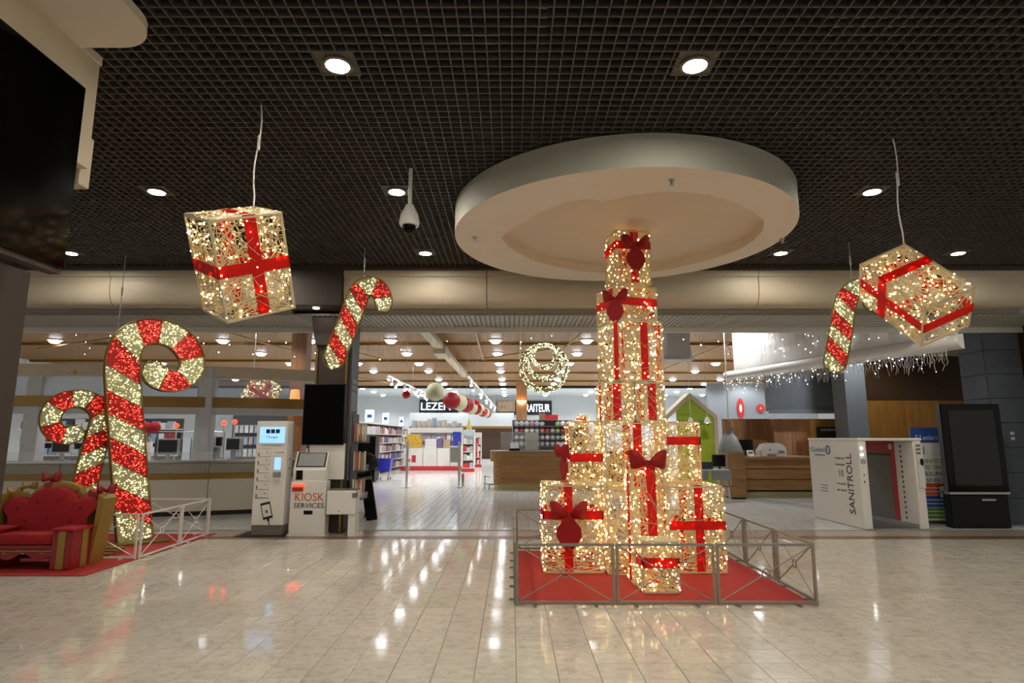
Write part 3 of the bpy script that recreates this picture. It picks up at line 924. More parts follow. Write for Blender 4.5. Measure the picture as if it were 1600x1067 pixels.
def axes_rot(ctr, ax, az):
    # orientation of a gift from its x and z edges, given as (right, up, away) seen from the concourse
    f = (Vector(ctr) - Vector((0, 0, EYE))).normalized()
    r = f.cross(Vector((0, 0, 1))).normalized()
    u = r.cross(f)
    X = (r*ax[0] + u*ax[1] + f*ax[2]).normalized()
    Z = (r*az[0] + u*az[1] + f*az[2]).normalized()
    Z = (Z - X*Z.dot(X)).normalized()
    Y = Z.cross(X)
    return Matrix(((X.x, Y.x, Z.x, 0), (X.y, Y.y, Z.y, 0), (X.z, Y.z, Z.z, 0), (0, 0, 0, 1)))
cL = D(377, 410, 5.05)
hang_gift('lit hanging gift with red cross ribbon, upper left', cL, 0.58, 0.54, 0.84, axes_rot(cL, (92.5, 28, 35), (-46, 140.6, -34)), [('v', 0.02), ('h', 0.42)], [], 31, None, 'white cable holding the left hanging gift')
cR = D(1426, 459, 5.75)
hang_gift('lit hanging gift tilted on its corner, upper right', cR, 0.47, 0.46, 0.86, axes_rot(cR, (62, 24, 38), (-84, 87, 82)), [('h', 0.54), ('s', 0.0)], [(0.29, 0.0, 0.45, R(90), 0.55)], 32, None, 'white cable holding the right tilted gift')

# ================================================================ CANDY CANES
def cane(name, label, path, wid, Y, n, slant, thick, hook_s, round_base=False, group=None, base_plate=False, seed=3, mir=1, first_red=False, rz=0.0):
    g = random.Random(seed)
    pts = [D(x, y, Y) for x, y in path]
    # catmull-rom resample
    P = []
    W = []
    k = 14
    for i in range(len(pts)-1):
        p0 = pts[max(i-1, 0)]; p1 = pts[i]; p2 = pts[i+1]; p3 = pts[min(i+2, len(pts)-1)]
        for j in range(k):
            t = j/k
            q = 0.5*((2*p1) + (p2-p0)*t + (2*p0-5*p1+4*p2-p3)*t*t + (3*p1-p0-3*p2+p3)*t**3)
            P.append(q)
            W.append(wid[i]*(1-t) + wid[i+1]*t)
    P.append(pts[-1]); W.append(wid[-1])
    S = [0]
    for i in range(1, len(P)): S.append(S[-1] + (P[i]-P[i-1]).length)
    L = S[-1]
    m2p = (D(801, 600, Y) - D(800, 600, Y)).length
    org = Vector((pts[0].x, Y, 0 if base_plate else pts[0].z))
    kx_ = 1.0/(math.cos(rz) - org.x/Y*math.sin(rz))
    for q_ in P: q_.x = org.x + (q_.x - org.x)*kx_
    def at(s):
        s = min(max(s, 0), L)
        lo = 0
        for i in range(len(S)-1):
            if S[i] <= s <= S[i+1]: lo = i; break
        t = (s - S[lo])/max(1e-9, S[lo+1]-S[lo])
        p = P[lo].lerp(P[lo+1], t)
        a_ = P[max(lo-1, 0)]; b_ = P[min(lo+2, len(P)-1)]
        dd = (b_-a_).normalized()
        nn = Vector((-dd.z, 0, dd.x))
        w_ = (W[lo]*(1-t) + W[lo+1]*t)*m2p
        r_ = w_*0.5
        if s > L - r_: w_ *= math.sqrt(max(0.02, 1 - ((s-(L-r_))/r_)**2))
        if round_base and s < r_: w_ *= math.sqrt(max(0.02, 1 - ((r_-s)/r_)**2))
        return p - org, nn, w_
    root = thing(name, label, 'candy cane', org, rz, group)
    step = L/n
    def dl(s): return slant*(1.0 if s < hook_s*L else max(0.0, 1 - (s-hook_s*L)/(0.12*L)))*m2p
    ledw = MB(); ledr = MB()
    for i in range(n):
        s0, s1 = i*step, (i+1)*step
        poly = []
        M_ = 8
        for j in range(M_+1):
            s = s0 + (s1-s0)*j/M_
            p, nn, w_ = at(s + (dl(s) if i or j else 0) if not (i == 0 and j == 0) else 0)
            poly.append(p + nn*w_*0.49)
        for j in range(M_, -1, -1):
            s = s0 + (s1-s0)*j/M_
            p, nn, w_ = at(s - dl(s) if not (i == n-1 and j == M_) else L)
            poly.append(p - nn*w_*0.49)
        red = (i % 2 == (0 if first_red else 1))
        MB().ext([(q.x, q.z) for q in poly], -thick*0.38, thick*0.38, 'y').build('red_stripe' if red else 'white_stripe', 'tinsel_red' if red else 'tinsel_white', root)
        na = int((L/n)*W[min(len(W)-1, int(len(W)*i/n))]*m2p*620)
        for _ in range(na):
            s = s0 + step*g.random(); u = g.random()*2-1
            p, nn, w_ = at(s + u*dl(s))
            q = p + nn*w_*0.46*u + Vector((0, -thick*0.38 - 0.004, 0))
            (ledr if red else ledw).ico(q, 0.008*(0.7+0.6*g.random()))
    ledw.build('warm_lights', 'led_cane', root, kind='stuff')
    ledr.build('red_lights', 'led_redmix', root, kind='stuff')
    fr = MB()
    for y in (-thick/2, thick/2):
        for sgn in (1, -1):
            fr.tube([at(L*i/70)[0] + at(L*i/70)[1]*at(L*i/70)[2]*0.5*sgn + Vector((0, y, 0)) for i in range(71)], 0.011, 5)
    for i in range(1, n):
        s = i*step
        a_ = at(s + dl(s)); b_ = at(s - dl(s))
        fr.tube([a_[0] + a_[1]*a_[2]*0.5 + Vector((0, -thick*0.4, 0)), b_[0] - b_[1]*b_[2]*0.5 + Vector((0, -thick*0.4, 0))], 0.009, 5)
    fr.build('frame', 'frame_olive', root, True)
    if base_plate:
        MB().rbox(-0.45, 0.45, -0.2, 0.22, 0.013, 0.05, 0.01).build('base_plate', 'frame_olive', root)
    Mr = Matrix.Rotation(rz, 3, 'Z')
    return root, at(hook_s*L)[0] + org, max((org + Mr @ at(L*i/60)[0] for i in range(61)), key=lambda p: p.z)

tall_path = [(211.5,845),(210,835),(205,770),(199,690),(194,620),(192,580),(195,553),(206,533),(225,521),(249,518),(275,524),(294,540),(303,560),(298,578),(284,591),(266,594),(250,590),(241,578),(246,565)]
tall_w = [46,46,46,46,46,46,44,42,40,38,38,38,36,34,32,32,36,40,40]
cane('giant_candy_cane', 'tall lit candy cane with curled hook standing on red carpet', tall_path, tall_w, 10.0, 15, 17, 0.13, 0.52, base_plate=True, seed=41, rz=R(42))
small_path = [(118,851),(127,790),(132,760),(144,712),(157,668),(159,648),(150,634),(135,625),(118,624),(100,628),(86,640),(80,656),(84,671),(97,680),(112,679),(124,666)]
small_w = [32,32,32,32,31,29,28,27,26,26,26,26,25,24,27,32]
cane('giant_candy_cane', 'smaller lit candy cane leaning behind the red sofa', small_path, small_w, 9.7, 13, -10, 0.11, 0.5, base_plate=True, seed=42, rz=R(42))
hl_path = [(517,576),(520,566),(530,540),(543,508),(555,475),(562,456),(575,445),(590,447),(599,459),(600,472),(593,482)]
hl_w = [33,33,33,33,33,32,30,29,28,28,30]
_, _, tp = cane('hanging_candy_cane', 'lit candy cane hanging in front of the dark pillar', hl_path, hl_w, 9.3, 9, 14, 0.07, 0.55, True, 'hanging candy canes', seed=43, rz=R(12))
hang_cable('thin wire holding the candy cane by the dark pillar', (tp.x-0.1, tp.y, CEIL), (tp.x-0.1, tp.y, tp.z-0.03), 0.0, 'grey_plastic')
hr_path = [(1302,582),(1304,570),(1309,545),(1315,510),(1319,485),(1323,470),(1332,457),(1346,454),(1358,463),(1362,477),(1358,490)]
hr_w = [32,32,32,32,31,30,27,27,26,26,28]
_, _, tp = cane('hanging_candy_cane', 'lit candy cane hanging beside the tilted gift at right', hr_path, hr_w, 9.4, 9, 13, 0.07, 0.55, True, 'hanging candy canes', seed=44, rz=R(-28))
hang_cable('thin wire holding the right hanging candy cane', (tp.x-0.1, tp.y, CEIL), (tp.x-0.1, tp.y, tp.z-0.03), 0.0, 'grey_plastic')
tp = D(190, 545, 10.0)
hang_cable('thin wire steadying the tall candy cane', (tp.x, 9.86, CEIL), (tp.x, 9.86, tp.z), 0.0, 'grey_plastic')

# ================================================================ CARPETS AND BARRIERS
tag(MB().rbox(0.06, 3.04, 6.46, 9.36, 0.0, 0.012, 0.004).build('red_carpet', 'carpet_red'), 'square red carpet under the gift tower', 'carpet')
tag(MB().rbox(-9.6, -5.18, 7.72, 11.02, 0.0, 0.012, 0.004).build('red_carpet', 'carpet_red'), 'red carpet under the sofa and tall candy cane', 'carpet')
def barrier(label, p, q, h=0.6, mt='galv', group=None):
    p = Vector((p[0], p[1], 0)); q = Vector((q[0], q[1], 0))
    L = (q-p).length
    root = thing('barrier_panel', label, 'barrier', p, math.atan2(q.y-p.y, q.x-p.x), group)
    a, b = 0.015, L - 0.015
    z0, z1 = 0.035, h - 0.012
    for x in (a, b): MB().bar((x, 0, 0.012), (x, 0, h), 0.026).build('upright', mt, root)
    for z in (z0, z1): MB().bar((a+0.013, 0, z), (b-0.013, 0, z), 0.024).build('rail', mt, root)
    cx, cz = (a+b)/2, (z0+z1)/2
    r = 0.042
    for ex in (a+0.01, b-0.01):
        for ez in (z0+0.01, z1-0.01):
            d = Vector((ex-cx, 0, ez-cz)).normalized()
            MB().tube([Vector((cx, 0, cz)) + d*r, Vector((ex, 0, ez))], 0.006, 6).build('brace', mt, root)
    MB().tube([(cx + r*math.cos(2*math.pi*i/20), 0, cz + r*math.sin(2*math.pi*i/20)) for i in range(20)], 0.007, 6, True).build('ring', mt, root, True)
    for x in (a+0.18, b-0.18):
        MB().box(x-0.012, x+0.012, -0.06, 0.06, 0.0, 0.022).build('foot', mt, root)
    return root
gx0, gx1, gy0, gy1 = 0.03, 3.06, 6.40, 9.42
w3 = (gx1-gx0)/3; d3 = (gy1-gy0)/3
GR = 'barrier panels round the gift tower'
for k, lb in enumerate(('left panel of the front barrier before the gift tower', 'middle panel of the front barrier before the gift tower', 'right panel of the front barrier before the gift tower')):
    barrier(lb, (gx0 + k*w3 + 0.006, gy0), (gx0 + (k+1)*w3 - 0.006, gy0), group=GR)
for k, nm in enumerate(('nearest', 'middle', 'farthest')):
    barrier(nm + ' panel of the barrier on the tower left side', (gx0, gy0 + 0.03 + k*d3), (gx0, gy0 + (k+1)*d3 - 0.03), group=GR)
    barrier(nm + ' panel of the barrier on the tower right side', (gx1 + k*0.02, gy0 + 0.03 + k*d3), (gx1 + k*0.02 + 0.02, gy0 + (k+1)*d3 - 0.03), group=GR)
for k, nm in enumerate(('left', 'middle', 'right')):
    barrier(nm + ' panel of the barrier behind the gift tower', (gx0 + 0.03 + k*w3, gy1), (gx0 + (k+1)*w3 - 0.006, gy1), group=GR)
a = G(215, 875); b = G(326, 836)
GL = 'white barrier panels round the candy canes'
mid = a.lerp(b, 0.53)
barrier('white barrier panel nearest the sofa on the right carpet edge', (a.x, a.y + 0.02), (mid.x, mid.y - 0.01), 0.62, 'white_gloss', GL)
barrier('white barrier panel at the back right of the candy canes', (mid.x, mid.y + 0.01), (b.x, b.y - 0.02), 0.62, 'white_gloss', GL)
for k, nm in enumerate(('right', 'middle', 'left')):
    barrier(nm + ' white barrier panel between the sofa and canes', (a.x - 0.03 - k*1.15, a.y), (a.x - 0.03 - (k+1)*1.15 + 0.02, a.y), 0.62, 'white_gloss', GL)
    barrier(nm + ' white barrier panel behind the candy canes', (b.x - 0.03 - k*1.15, b.y), (b.x - 0.03 - (k+1)*1.15 + 0.02, b.y), 0.62, 'white_gloss', GL)

# ================================================================ GIFT SOFA
sf_ = thing('gift_sofa', 'red tufted sofa shaped like an opened gift box', 'sofa', (-6.19, 8.0, 0.012))
HW = 0.66
top = []
for i in range(41):
    u = -1 + 2*i/40
    z = 0.74
    if abs(u) < 0.46: z = max(z, 0.84 + 0.15*math.sqrt(1-(u/0.46)**2))
    if abs(abs(u)-0.70) < 0.30: z = max(z, 0.76 + 0.10*math.sqrt(1-((abs(u)-0.70)/0.30)**2))
    top.append((u*HW, z))
shell = [(x*1.06, z + 0.06) for x, z in top]
MB().ext([(-0.58, 0.05)] + shell[:1] + shell[1:] + [(0.58, 0.05)], 0.50, 0.62, 'y').build('back_shell', 'gold_paint', sf_)
n_c = MB()
nn = len(top)
v = []; f = []
for y, sc, zz in ((0.50, 1.0, 0.0), (0.42, 0.985, -0.005), (0.38, 0.93, -0.03), (0.37, 0.80, -0.09)):
    for x, z in top: v.append((x*sc, y, 0.36 + (z+zz-0.36)*(1 if sc > 0.95 else sc*1.03)))
for r_ in range(3):
    for i in range(nn-1): f.append((r_*nn+i, r_*nn+i+1, (r_+1)*nn+i+1, (r_+1)*nn+i))
base = len(v)
v += [(x*0.8, 0.37, 0.34) for x, z in top]
for i in range(nn-1): f.append((3*nn+i, 3*nn+i+1, base+i+1, base+i))
v += [(x, 0.5, 0.34) for x, z in top]
n_c.add(v, f)
bc = n_c.build('back_cushion', 'sofa_red', sf_, True)
for x, z in ((-0.42, 0.72), (-0.16, 0.80), (0.12, 0.82), (0.42, 0.72), (-0.3, 0.56), (0.0, 0.6), (0.3, 0.56)):
    MB().sph((x, 0.372, z), 0.022, 10, 6, (1, 0.5, 1.3)).build('tuft_button', 'sofa_red_dark', bc, True)
MB().rbox(-0.36, 0.36, 0.0, 0.44, 0.30, 0.44, 0.05).build('seat_cushion', 'sofa_red', sf_, True)
MB().rbox(-0.36, 0.36, 0.03, 0.46, 0.24, 0.30, 0.01).build('seat_rail', 'sofa_lacquer', sf_)
ap = [(-0.36, 0.24)] + [(-0.36 + 0.72*i/24, 0.15 + 0.03*math.cos(i/24*math.pi*4) - 0.02*math.cos(i/24*math.pi*2)) for i in range(25)] + [(0.36, 0.24)]
apo = MB().ext(ap, 0.02, 0.05, 'y').build('apron', 'sofa_lacquer', sf_)
MB().box(-0.36, 0.36, 0.012, 0.02, 0.225, 0.24).build('apron_trim', 'gold_paint', apo)
for x in (-0.24, 0.0, 0.24):
    MB().sph((x, 0.016, 0.20), 0.018, 8, 6, (1.2, 0.3, 0.8)).build('apron_star', 'gold_paint', apo)
for s in (-1, 1):
    arm = MB().rbox(min(s*0.36, s*0.62), max(s*0.36, s*0.62), 0.0, 0.46, 0.0, 0.47, 0.015).build('armrest', 'sofa_lacquer', sf_)
    MB().rbox(min(s*0.345, s*0.635), max(s*0.345, s*0.635), -0.015, 0.47, 0.47, 0.51, 0.012).build('arm_lid', 'sofa_red', arm)
    MB().box(s*0.49-0.045, s*0.49+0.045, -0.008, 0.0, 0.01, 0.47).build('gold_stripe', 'gold_paint', arm)
    MB().box(min(s*0.62, s*0.628), max(s*0.62, s*0.628), 0.18, 0.29, 0.01, 0.47).build('gold_stripe', 'gold_paint', arm)
    MB().ext([(s*0.60, 0.0), (s*0.62, 0.0), (s*0.74, 0.84), (s*0.66, 0.90)], 0.36, 0.63, 'y').build('side_wing', 'gold_paint', arm)
def sofa_bow(x, z, y, k, m):
    bow(sf_, Matrix.Translation((x, y, z)), 0.62*k, False, m, 'red lacquered bow' if m == 'sofa_lacquer' else 'gold bow')
sofa_bow(-0.14, 1.08, 0.56, 1.0, 'sofa_lacquer')
sofa_bow(0.66, 0.93, 0.52, 1.0, 'sofa_lacquer')
sofa_bow(-0.42, 0.98, 0.56, 0.8, 'gold_paint')
sofa_bow(-0.62, 0.90, 0.56, 0.8, 'gold_paint')
for x0, x1 in ((-0.19, -0.09), (0.42, 0.60)):
    MB().ext([(x0, 0.85), (x0, 1.04 if x0 < 0 else 0.95), (x1, 1.06 if x0 < 0 else 0.88), (x1, 0.85)], 0.495, 0.625, 'y').build('red_band', 'sofa_lacquer', sf_)
tag(MB().ext([(0.08, 1.02), (0.22, 1.02), (0.30, 0.98), (0.22, 0.88), (0.15, 0.82)], 0.490, 0.50, 'y').build('gold_flap', 'gold_paint', sf_))
stp = thing('wooden_step', 'flat brown wooden base under the tall candy cane', 'platform', (-6.55, 8.9, 0.013))
for k in range(3):
    MB().box(-0.9, 0.9, k*0.12, k*0.12+0.11, 0.0, 0.04 + 0.02*k).build('plank', 'wood_brown', stp)
# ================================================================ CONCOURSE MACHINES
# dome camera
p = G(642, 262, CEIL)
dc = thing('dome_camera', 'white dome security camera on a pole under the black grid', 'security camera', (p.x, p.y, D(640, 365, p.y).z))
hz = CEIL - dc.location.z
MB().tube([(0, 0, 0.30), (0, 0, hz + 0.02)], 0.022, 10).build('pole', 'white_matte', dc, True)
MB().lathe([(0.03, 0.34), (0.05, 0.33), (0.06, 0.30), (0.10, 0.22), (0.115, 0.12), (0.105, 0.09), (0.001, 0.09)], 24).build('housing', 'white_gloss', dc, True)
MB().lathe([(0.001, 0.0), (0.04, 0.012), (0.068, 0.04), (0.075, 0.088), (0.001, 0.088)], 20).build('dome', 'black_gloss', dc, True)

# charging locker
Lx, LY, LW, LD, LH = -4.50, 10.84, 0.55, 0.30, 1.945
tag(MB().rbox(-4.72, -3.86, 10.70, 11.3, 0.0, 0.01, 0.003).build('floor_mat', 'black_matte'), 'black mat under the phone charging locker', 'mat')
ck = thing('charging_locker', 'white phone charging locker with lit blue screen and six doors', 'charging locker', (Lx, LY, 0.01))
MB().rbox(0, LW, 0, LD, 0.16, LH, 0.012).build('body', 'white_gloss', ck)
MB().box(0.01, LW-0.01, 0.01, LD-0.01, 0.0, 0.16).build('plinth', 'grey_mid', ck)
sc_ = MB().rbox(0.06, 0.50, -0.012, 0.0, 1.56, 1.84, 0.004).build('screen', 'screen_blue', ck, label='lit pale blue screen')
for k in range(3):
    MB().rbox(0.17+k*0.085, 0.24+k*0.085, -0.015, -0.012, 1.73, 1.80, 0.003).build('screen_icon', 'print_black', sc_)
text('screen_text', 'Chargez', 0.06, 'print_navy', sc_, TF(0.28, -0.013, 1.665))
text('notice_text', 'CONSIGNE DE RECHARGE', 0.028, 'print_grey', ck, TF(0.28, -0.002, 1.52), 0.34)
for k in range(6):
    z1 = 1.46 - k*0.14
    dr_ = MB().rbox(0.05, 0.27, -0.008, 0.0, z1-0.132, z1, 0.003).build('locker_door', 'white_gloss', ck)
    MB().box(0.055, 0.075, -0.014, -0.008, z1-0.125, z1-0.07).build('lock', 'print_grey', dr_)
    MB().bar((0.19, -0.010, z1-0.03), (0.235, -0.010, z1-0.075), 0.018, 0.004).build('phone_icon', 'print_grey', dr_)
MB().box(0.045, 0.275, -0.004, -0.001, 0.615, 0.62).build('door_line', 'print_grey', ck)
for k in range(7):
    MB().box(0.045, 0.275, -0.004, -0.001, 1.462-k*0.14, 1.466-k*0.14).build('door_gap', 'print_black', ck)
MB().rbox(0.345, 0.455, -0.010, 0.0, 1.10, 1.31, 0.003).build('touch_screen', 'screen_blue', ck, label='small lit touch screen')
MB().rbox(0.33, 0.47, -0.012, 0.0, 0.97, 1.06, 0.003).build('card_reader', 'stone_band', ck)
MB().box(0.32, 0.48, -0.03, 0.0, 0.93, 0.95).build('reader_shelf', 'white_matte', ck)
MB().box(0.34, 0.47, -0.003, -0.001, 1.395, 1.402).build('arrow', 'print_grey', ck)
MB().ext([(0.47, 1.385), (0.50, 1.398), (0.47, 1.41)], -0.003, -0.001, 'y').build('arrow', 'print_grey', ck)
Mi = Matrix.Translation((0.26, 0, 0.40)) @ Matrix.Rotation(R(-14), 4, 'Y')
ph = MB().rbox(-0.085, 0.085, -0.006, -0.001, -0.13, 0.15, 0.002, Mi).build('phone_picture', 'print_black', ck)
MB().box(-0.07, 0.07, -0.008, -0.006, -0.09, 0.11, Mi).build('phone_face', 'white_gloss', ph)
MB().box(-0.02, 0.02, -0.010, -0.008, -0.03, 0.02, Mi).build('phone_mark', 'print_grey', ph)
MB().box(-0.02, 0.02, -0.006, -0.001, -0.17, -0.13, Mi).box(-0.008, 0.008, -0.006, -0.001, -0.24, -0.17, Mi).build('phone_plug', 'print_black', ph)
for z in (1.28, 1.12):
    mm = Matrix.Translation((LW, 0.14, z)) @ Matrix.Rotation(R(90), 4, 'Y')
    MB().lathe([(0.001, 0), (0.014, 0), (0.014, 0.01), (0.001, 0.01)], 12, M=mm).build('side_lock', 'print_black', ck)

# services kiosk
kx = G(450, 837).x
ks = thing('service_kiosk', 'white self service kiosk reading KIOSK SERVICES with slanted screen', 'kiosk', (kx, 10.84, 0.0))
KW = 0.62
MB().rbox(0, KW, 0, 0.25, 0.02, 0.92, 0.012).build('cabinet', 'white_gloss', ks)
MB().box(-0.03, KW+0.02, -0.02, 0.25, 0.0, 0.02).build('base_plate', 'white_matte', ks)
hd = MB().ext([(0.02, 0.92), (0.015, 1.10), (0.04, 1.16), (0.16, 1.40), (0.19, 1.40), (0.20, 0.92)], 0.04, KW-0.03, 'x').build('hood', 'white_gloss', ks)
MB().ext([(0.030, 1.158), (0.042, 1.152), (0.165, 1.395), (0.153, 1.40)], 0.06, KW-0.05, 'x').build('screen_frame', 'black_plastic', hd)
MB().ext([(0.026, 1.175), (0.036, 1.17), (0.153, 1.382), (0.143, 1.388)], 0.085, KW-0.075, 'x').build('screen', 'grey_plastic', hd)
for x in (0.03, KW-0.045):
    MB().ext([(0.0, 0.92), (-0.005, 1.10), (0.022, 1.17), (0.145, 1.42), (0.175, 1.41), (0.06, 1.15), (0.03, 0.92)], x, x+0.03, 'x').build('cheek', 'white_matte', hd)
MB().box(0.08, 0.19, 0.006, 0.02, 0.94, 1.10).build('card_slot', 'black_plastic', hd)
MB().rbox(0.22, 0.86, 0.205, 0.245, 0.93, 1.56, 0.01).build('back_panel', 'white_gloss', ks)
MB().box(0.03, 0.24, -0.012, 0.0, 0.82, 0.86).build('light_strip', 'led_red', ks, label='glowing red strip')
MB().box(0.03, 0.22, -0.010, 0.0, 0.74, 0.815).build('badge', 'print_red', ks)
text('kiosk_text', 'KIOSK', 0.2, 'orange', ks, TF(0.33, -0.003, 0.64), 0.50, label='orange lettering KIOSK')
text('services_text', 'SERVICES', 0.12, 'print_black', ks, TF(0.33, -0.003, 0.50), 0.52, label='dark lettering SERVICES')
MB().box(0.25, 0.40, -0.006, 0.0, 0.355, 0.42).build('paper_slot', 'black_plastic', ks)
# side unit
su = thing('payment_unit', 'white box unit on one leg beside the service kiosk', 'kiosk unit', (kx + KW + 0.035, 10.76, 0.0))
MB().rbox(0, 0.50, 0, 0.30, 0.36, 0.76, 0.015).build('box', 'white_gloss', su)
MB().box(0.38, 0.50, 0.02, 0.30, 0.0, 0.36).build('leg', 'white_gloss', su)
MB().box(0.0, 0.5, 0.02, 0.31, 0.762, 0.78).build('lid', 'grey_mid', su)
MB().box(0.44, 0.51, -0.004, 0.10, 0.64, 0.72).build('handle', 'grey_mid', su)
MB().lathe([(0.001, 0), (0.01, 0), (0.01, 0.006), (0.001, 0.006)], 10, M=Matrix.Translation((0.22, 0, 0.42)) @ Matrix.Rotation(R(90), 4, 'X')).build('lock', 'print_black', su)
# black display on the pillar
a = D(477, 600, 11.03); b = D(537, 695, 11.03)
pd = thing('wall_display', 'switched off black portrait display on the brown pillar', 'display', (a.x, 10.99, b.z))
MB().rbox(0, b.x-a.x, 0, 0.09, 0, a.z-b.z, 0.008).build('casing', 'black_plastic', pd)
MB().box(0.02, b.x-a.x-0.02, -0.004, 0.0, 0.02, a.z-b.z-0.02).build('screen', 'screen_off', pd)
# brochure rack on the pillar side
br = thing('brochure_rack', 'grey wall rack of brochures on the pillar side', 'rack', (-2.95, 11.30, 0.55))
MB().box(0, 0.02, 0, 0.45, 0, 1.55).build('back_panel', 'grey_dark', br)
for k, z in enumerate((0.0, 0.5, 1.02)):
    MB().box(0.02, 0.24, 0, 0.45, z, z+0.02).build('shelf', 'grey_dark', br)
    MB().box(0.22, 0.235, 0, 0.45, z+0.02, z+0.12).build('lip', 'glass_clear', br)
    for j in range(5):
        tag(MB().box(-0.010, 0.010, 0, 0.085, 0, 0.34 - 0.02*(j % 2)).build('brochure', ['paper', 'counter_white', 'orange', 'paper', 'wood_pale'][(j+k) % 5], loc=(-2.95 + 0.06 + 0.03*j, 11.31 + 0.075*j, 0.575 + z)), ORD[j] + ' brochure from the pillar on the ' + ('bottom', 'middle', 'top')[k] + ' rack shelf', 'brochure', 'brochures in the pillar rack')
# leaning stand with black bag
p = G(580, 813); 
st = thing('leaning_stand', 'black leaning advertising stand beside the pillar', 'stand', (p.x, p.y, 0))
Ml = Matrix.Rotation(R(-10), 4, 'Y')
MB().rbox(-0.10, 0.13, -0.03, 0.03, 0.0, 1.0, 0.008, Ml).build('board', 'black_plastic', st)
MB().box(-0.10, 0.13, -0.033, -0.03, 0.82, 0.88, Ml).build('label_strip', 'grey_mid', st)
MB().bar((-0.03, 0.03, 0.55), (-0.22, 0.30, 0.0), 0.02).build('strut', 'black_plastic', st)
bg = MB()
for i in range(7):
    pass
v = []; f = []
m = 14
rb = random.Random(5)
for i, (z, r) in enumerate(((0.93, 0.06), (1.0, 0.14), (1.10, 0.22), (1.2, 0.25), (1.3, 0.23), (1.35, 0.13), (1.36, 0.02))):
    for j in range(m):
        an = 2*math.pi*j/m
        rr = r*(1 + 0.22*math.sin(3*an + i) + rb.uniform(-.08, .08))
        v.append((-0.2 + rr*1.15*math.cos(an), -0.02 + rr*0.7*math.sin(an), z + rb.uniform(-.015, .015)))
for i in range(6):
    for j in range(m):
        f.append((i*m+j, i*m+(j+1) % m, (i+1)*m+(j+1) % m, (i+1)*m+j))
bg.add(v, f).build('plastic_bag', 'black_matte', st, label='crumpled black plastic cover')

# disinfection tunnel
o_ = G(1352, 828)
tn = thing('disinfection_tunnel', 'white walk-through trolley disinfection tunnel with black lettering', 'disinfection tunnel', (o_.x, o_.y, 0), R(1.0))
TL, TW, TH, TT = 1.85, 1.20, 1.66, 0.16
for nm, x0 in (('left_wall', 0.0), ('right_wall', TW-TT)):
    MB().rbox(x0, x0+TT, 0, TL, 0.0, TH-0.05, 0.025).build(nm, 'white_gloss', tn)
MB().rbox(-0.01, TW+0.01, -0.01, TL+0.01, TH-0.055, TH, 0.02).build('roof', 'white_gloss', tn)
MB().box(TT, TW-TT, 0.05, TL, 0.005, 0.02).build('floor_plate', 'steel', tn)
MB().box(TT, TT+0.02, 0.05, TL, 0.02, 0.09).box(TW-TT-0.02, TW-TT, 0.05, TL, 0.02, 0.09).build('guide_rail', 'grey_plastic', tn)
xi = TW - TT
MB().box(xi-0.012, xi, 0.70, 1.75, 0.04, 1.36).build('inner_window', 'grey_mid', tn)
MB().box(xi-0.016, xi, 0.56, 1.75, 1.37, TH-0.06).box(xi-0.016, xi, 0.56, 0.69, 0.04, 1.37).build('red_band', 'print_red', tn)
MB().lathe([(0.001, 0), (0.06, 0), (0.06, 0.006), (0.001, 0.006)], 16, M=Matrix.Translation((xi-0.016, 0.66, 1.49)) @ Matrix.Rotation(R(-90), 4, 'Y')).build('badge', 'white_matte', tn)
for k in range(12):
    MB().ext([(0.70+k*0.085, 1.31), (0.74+k*0.085, 1.31), (0.77+k*0.085, 1.365), (0.73+k*0.085, 1.365)], xi-0.018, xi-0.013, 'x').build('hazard_mark', 'print_black', tn)
for k in range(16):
    MB().ext([(0.36, 0.05+k*0.095), (0.40, 0.05+k*0.095), (0.40, 0.10+k*0.095), (0.36, 0.09+k*0.095)], xi-0.004, xi-0.001, 'x').build('hazard_mark', 'print_black', tn)
MB().box(TW-TT+0.03, TW-0.01, -0.03, 0.0, 0.75, 1.45).build('control_panel', 'white_matte', tn)
MB().lathe([(0.001, 0), (0.04, 0), (0.04, 0.02), (0.001, 0.02)], 16, M=Matrix.Translation((TW-0.05, -0.03, 1.22)) @ Matrix.Rotation(R(90), 4, 'X') @ Matrix.Diagonal((0.7, 1.6, 1, 1))).build('sensor', 'black_gloss', tn)
for k in range(3):
    MB().box(TW-TT+0.03, TW-0.05, -0.034, -0.03, 1.36+k*0.07, 1.40+k*0.07).build('pictogram', 'print_grey', tn)
for z, m in ((1.47, 'led_white_lamp'), (1.35, 'led_white_lamp')):
    MB().sph((0.06, -0.006, z), 0.022, 10, 6, (1.2, 0.4, 0.8)).build('indicator_lamp', m, tn)
MB().box(0.03, 0.12, -0.006, 0.0, 1.18, 1.27).build('indicator_plate', 'steel', tn)
MB().sph((0.07, 0, 0.98), 0.014, 8, 6).build('button', 'print_black', tn)
MB().sph((0.07, 0, 0.86), 0.018, 8, 6).build('key_switch', 'brass', tn)
FL = lambda y, z, roll=0.0: TF(-0.002, y, z, R(-90), 90, roll)
text('sanitroll_text', 'SANITROLL', 0.27, 'print_black', tn, FL(0.34, 0.80, R(90)), 1.12, label='black vertical lettering SANITROLL')
text('shop_logo_text', 'E.Leclerc', 0.14, 'print_navy', tn, FL(1.47, 1.42), 0.55, label='blue lettering E.Leclerc')
lg = MB().tube([(-0.003, 1.07 + 0.075*math.cos(2*math.pi*i/24), 1.42 + 0.085*math.sin(2*math.pi*i/24)) for i in range(24)], 0.012, 6, True).build('shop_logo_ring', 'print_navy', tn)
text('shop_logo_letter', 'L', 0.11, 'print_navy', tn, FL(1.07, 1.42))
text('small_text', 'HYPERMARCHE', 0.05, 'print_grey', tn, FL(1.40, 1.31), 0.4)
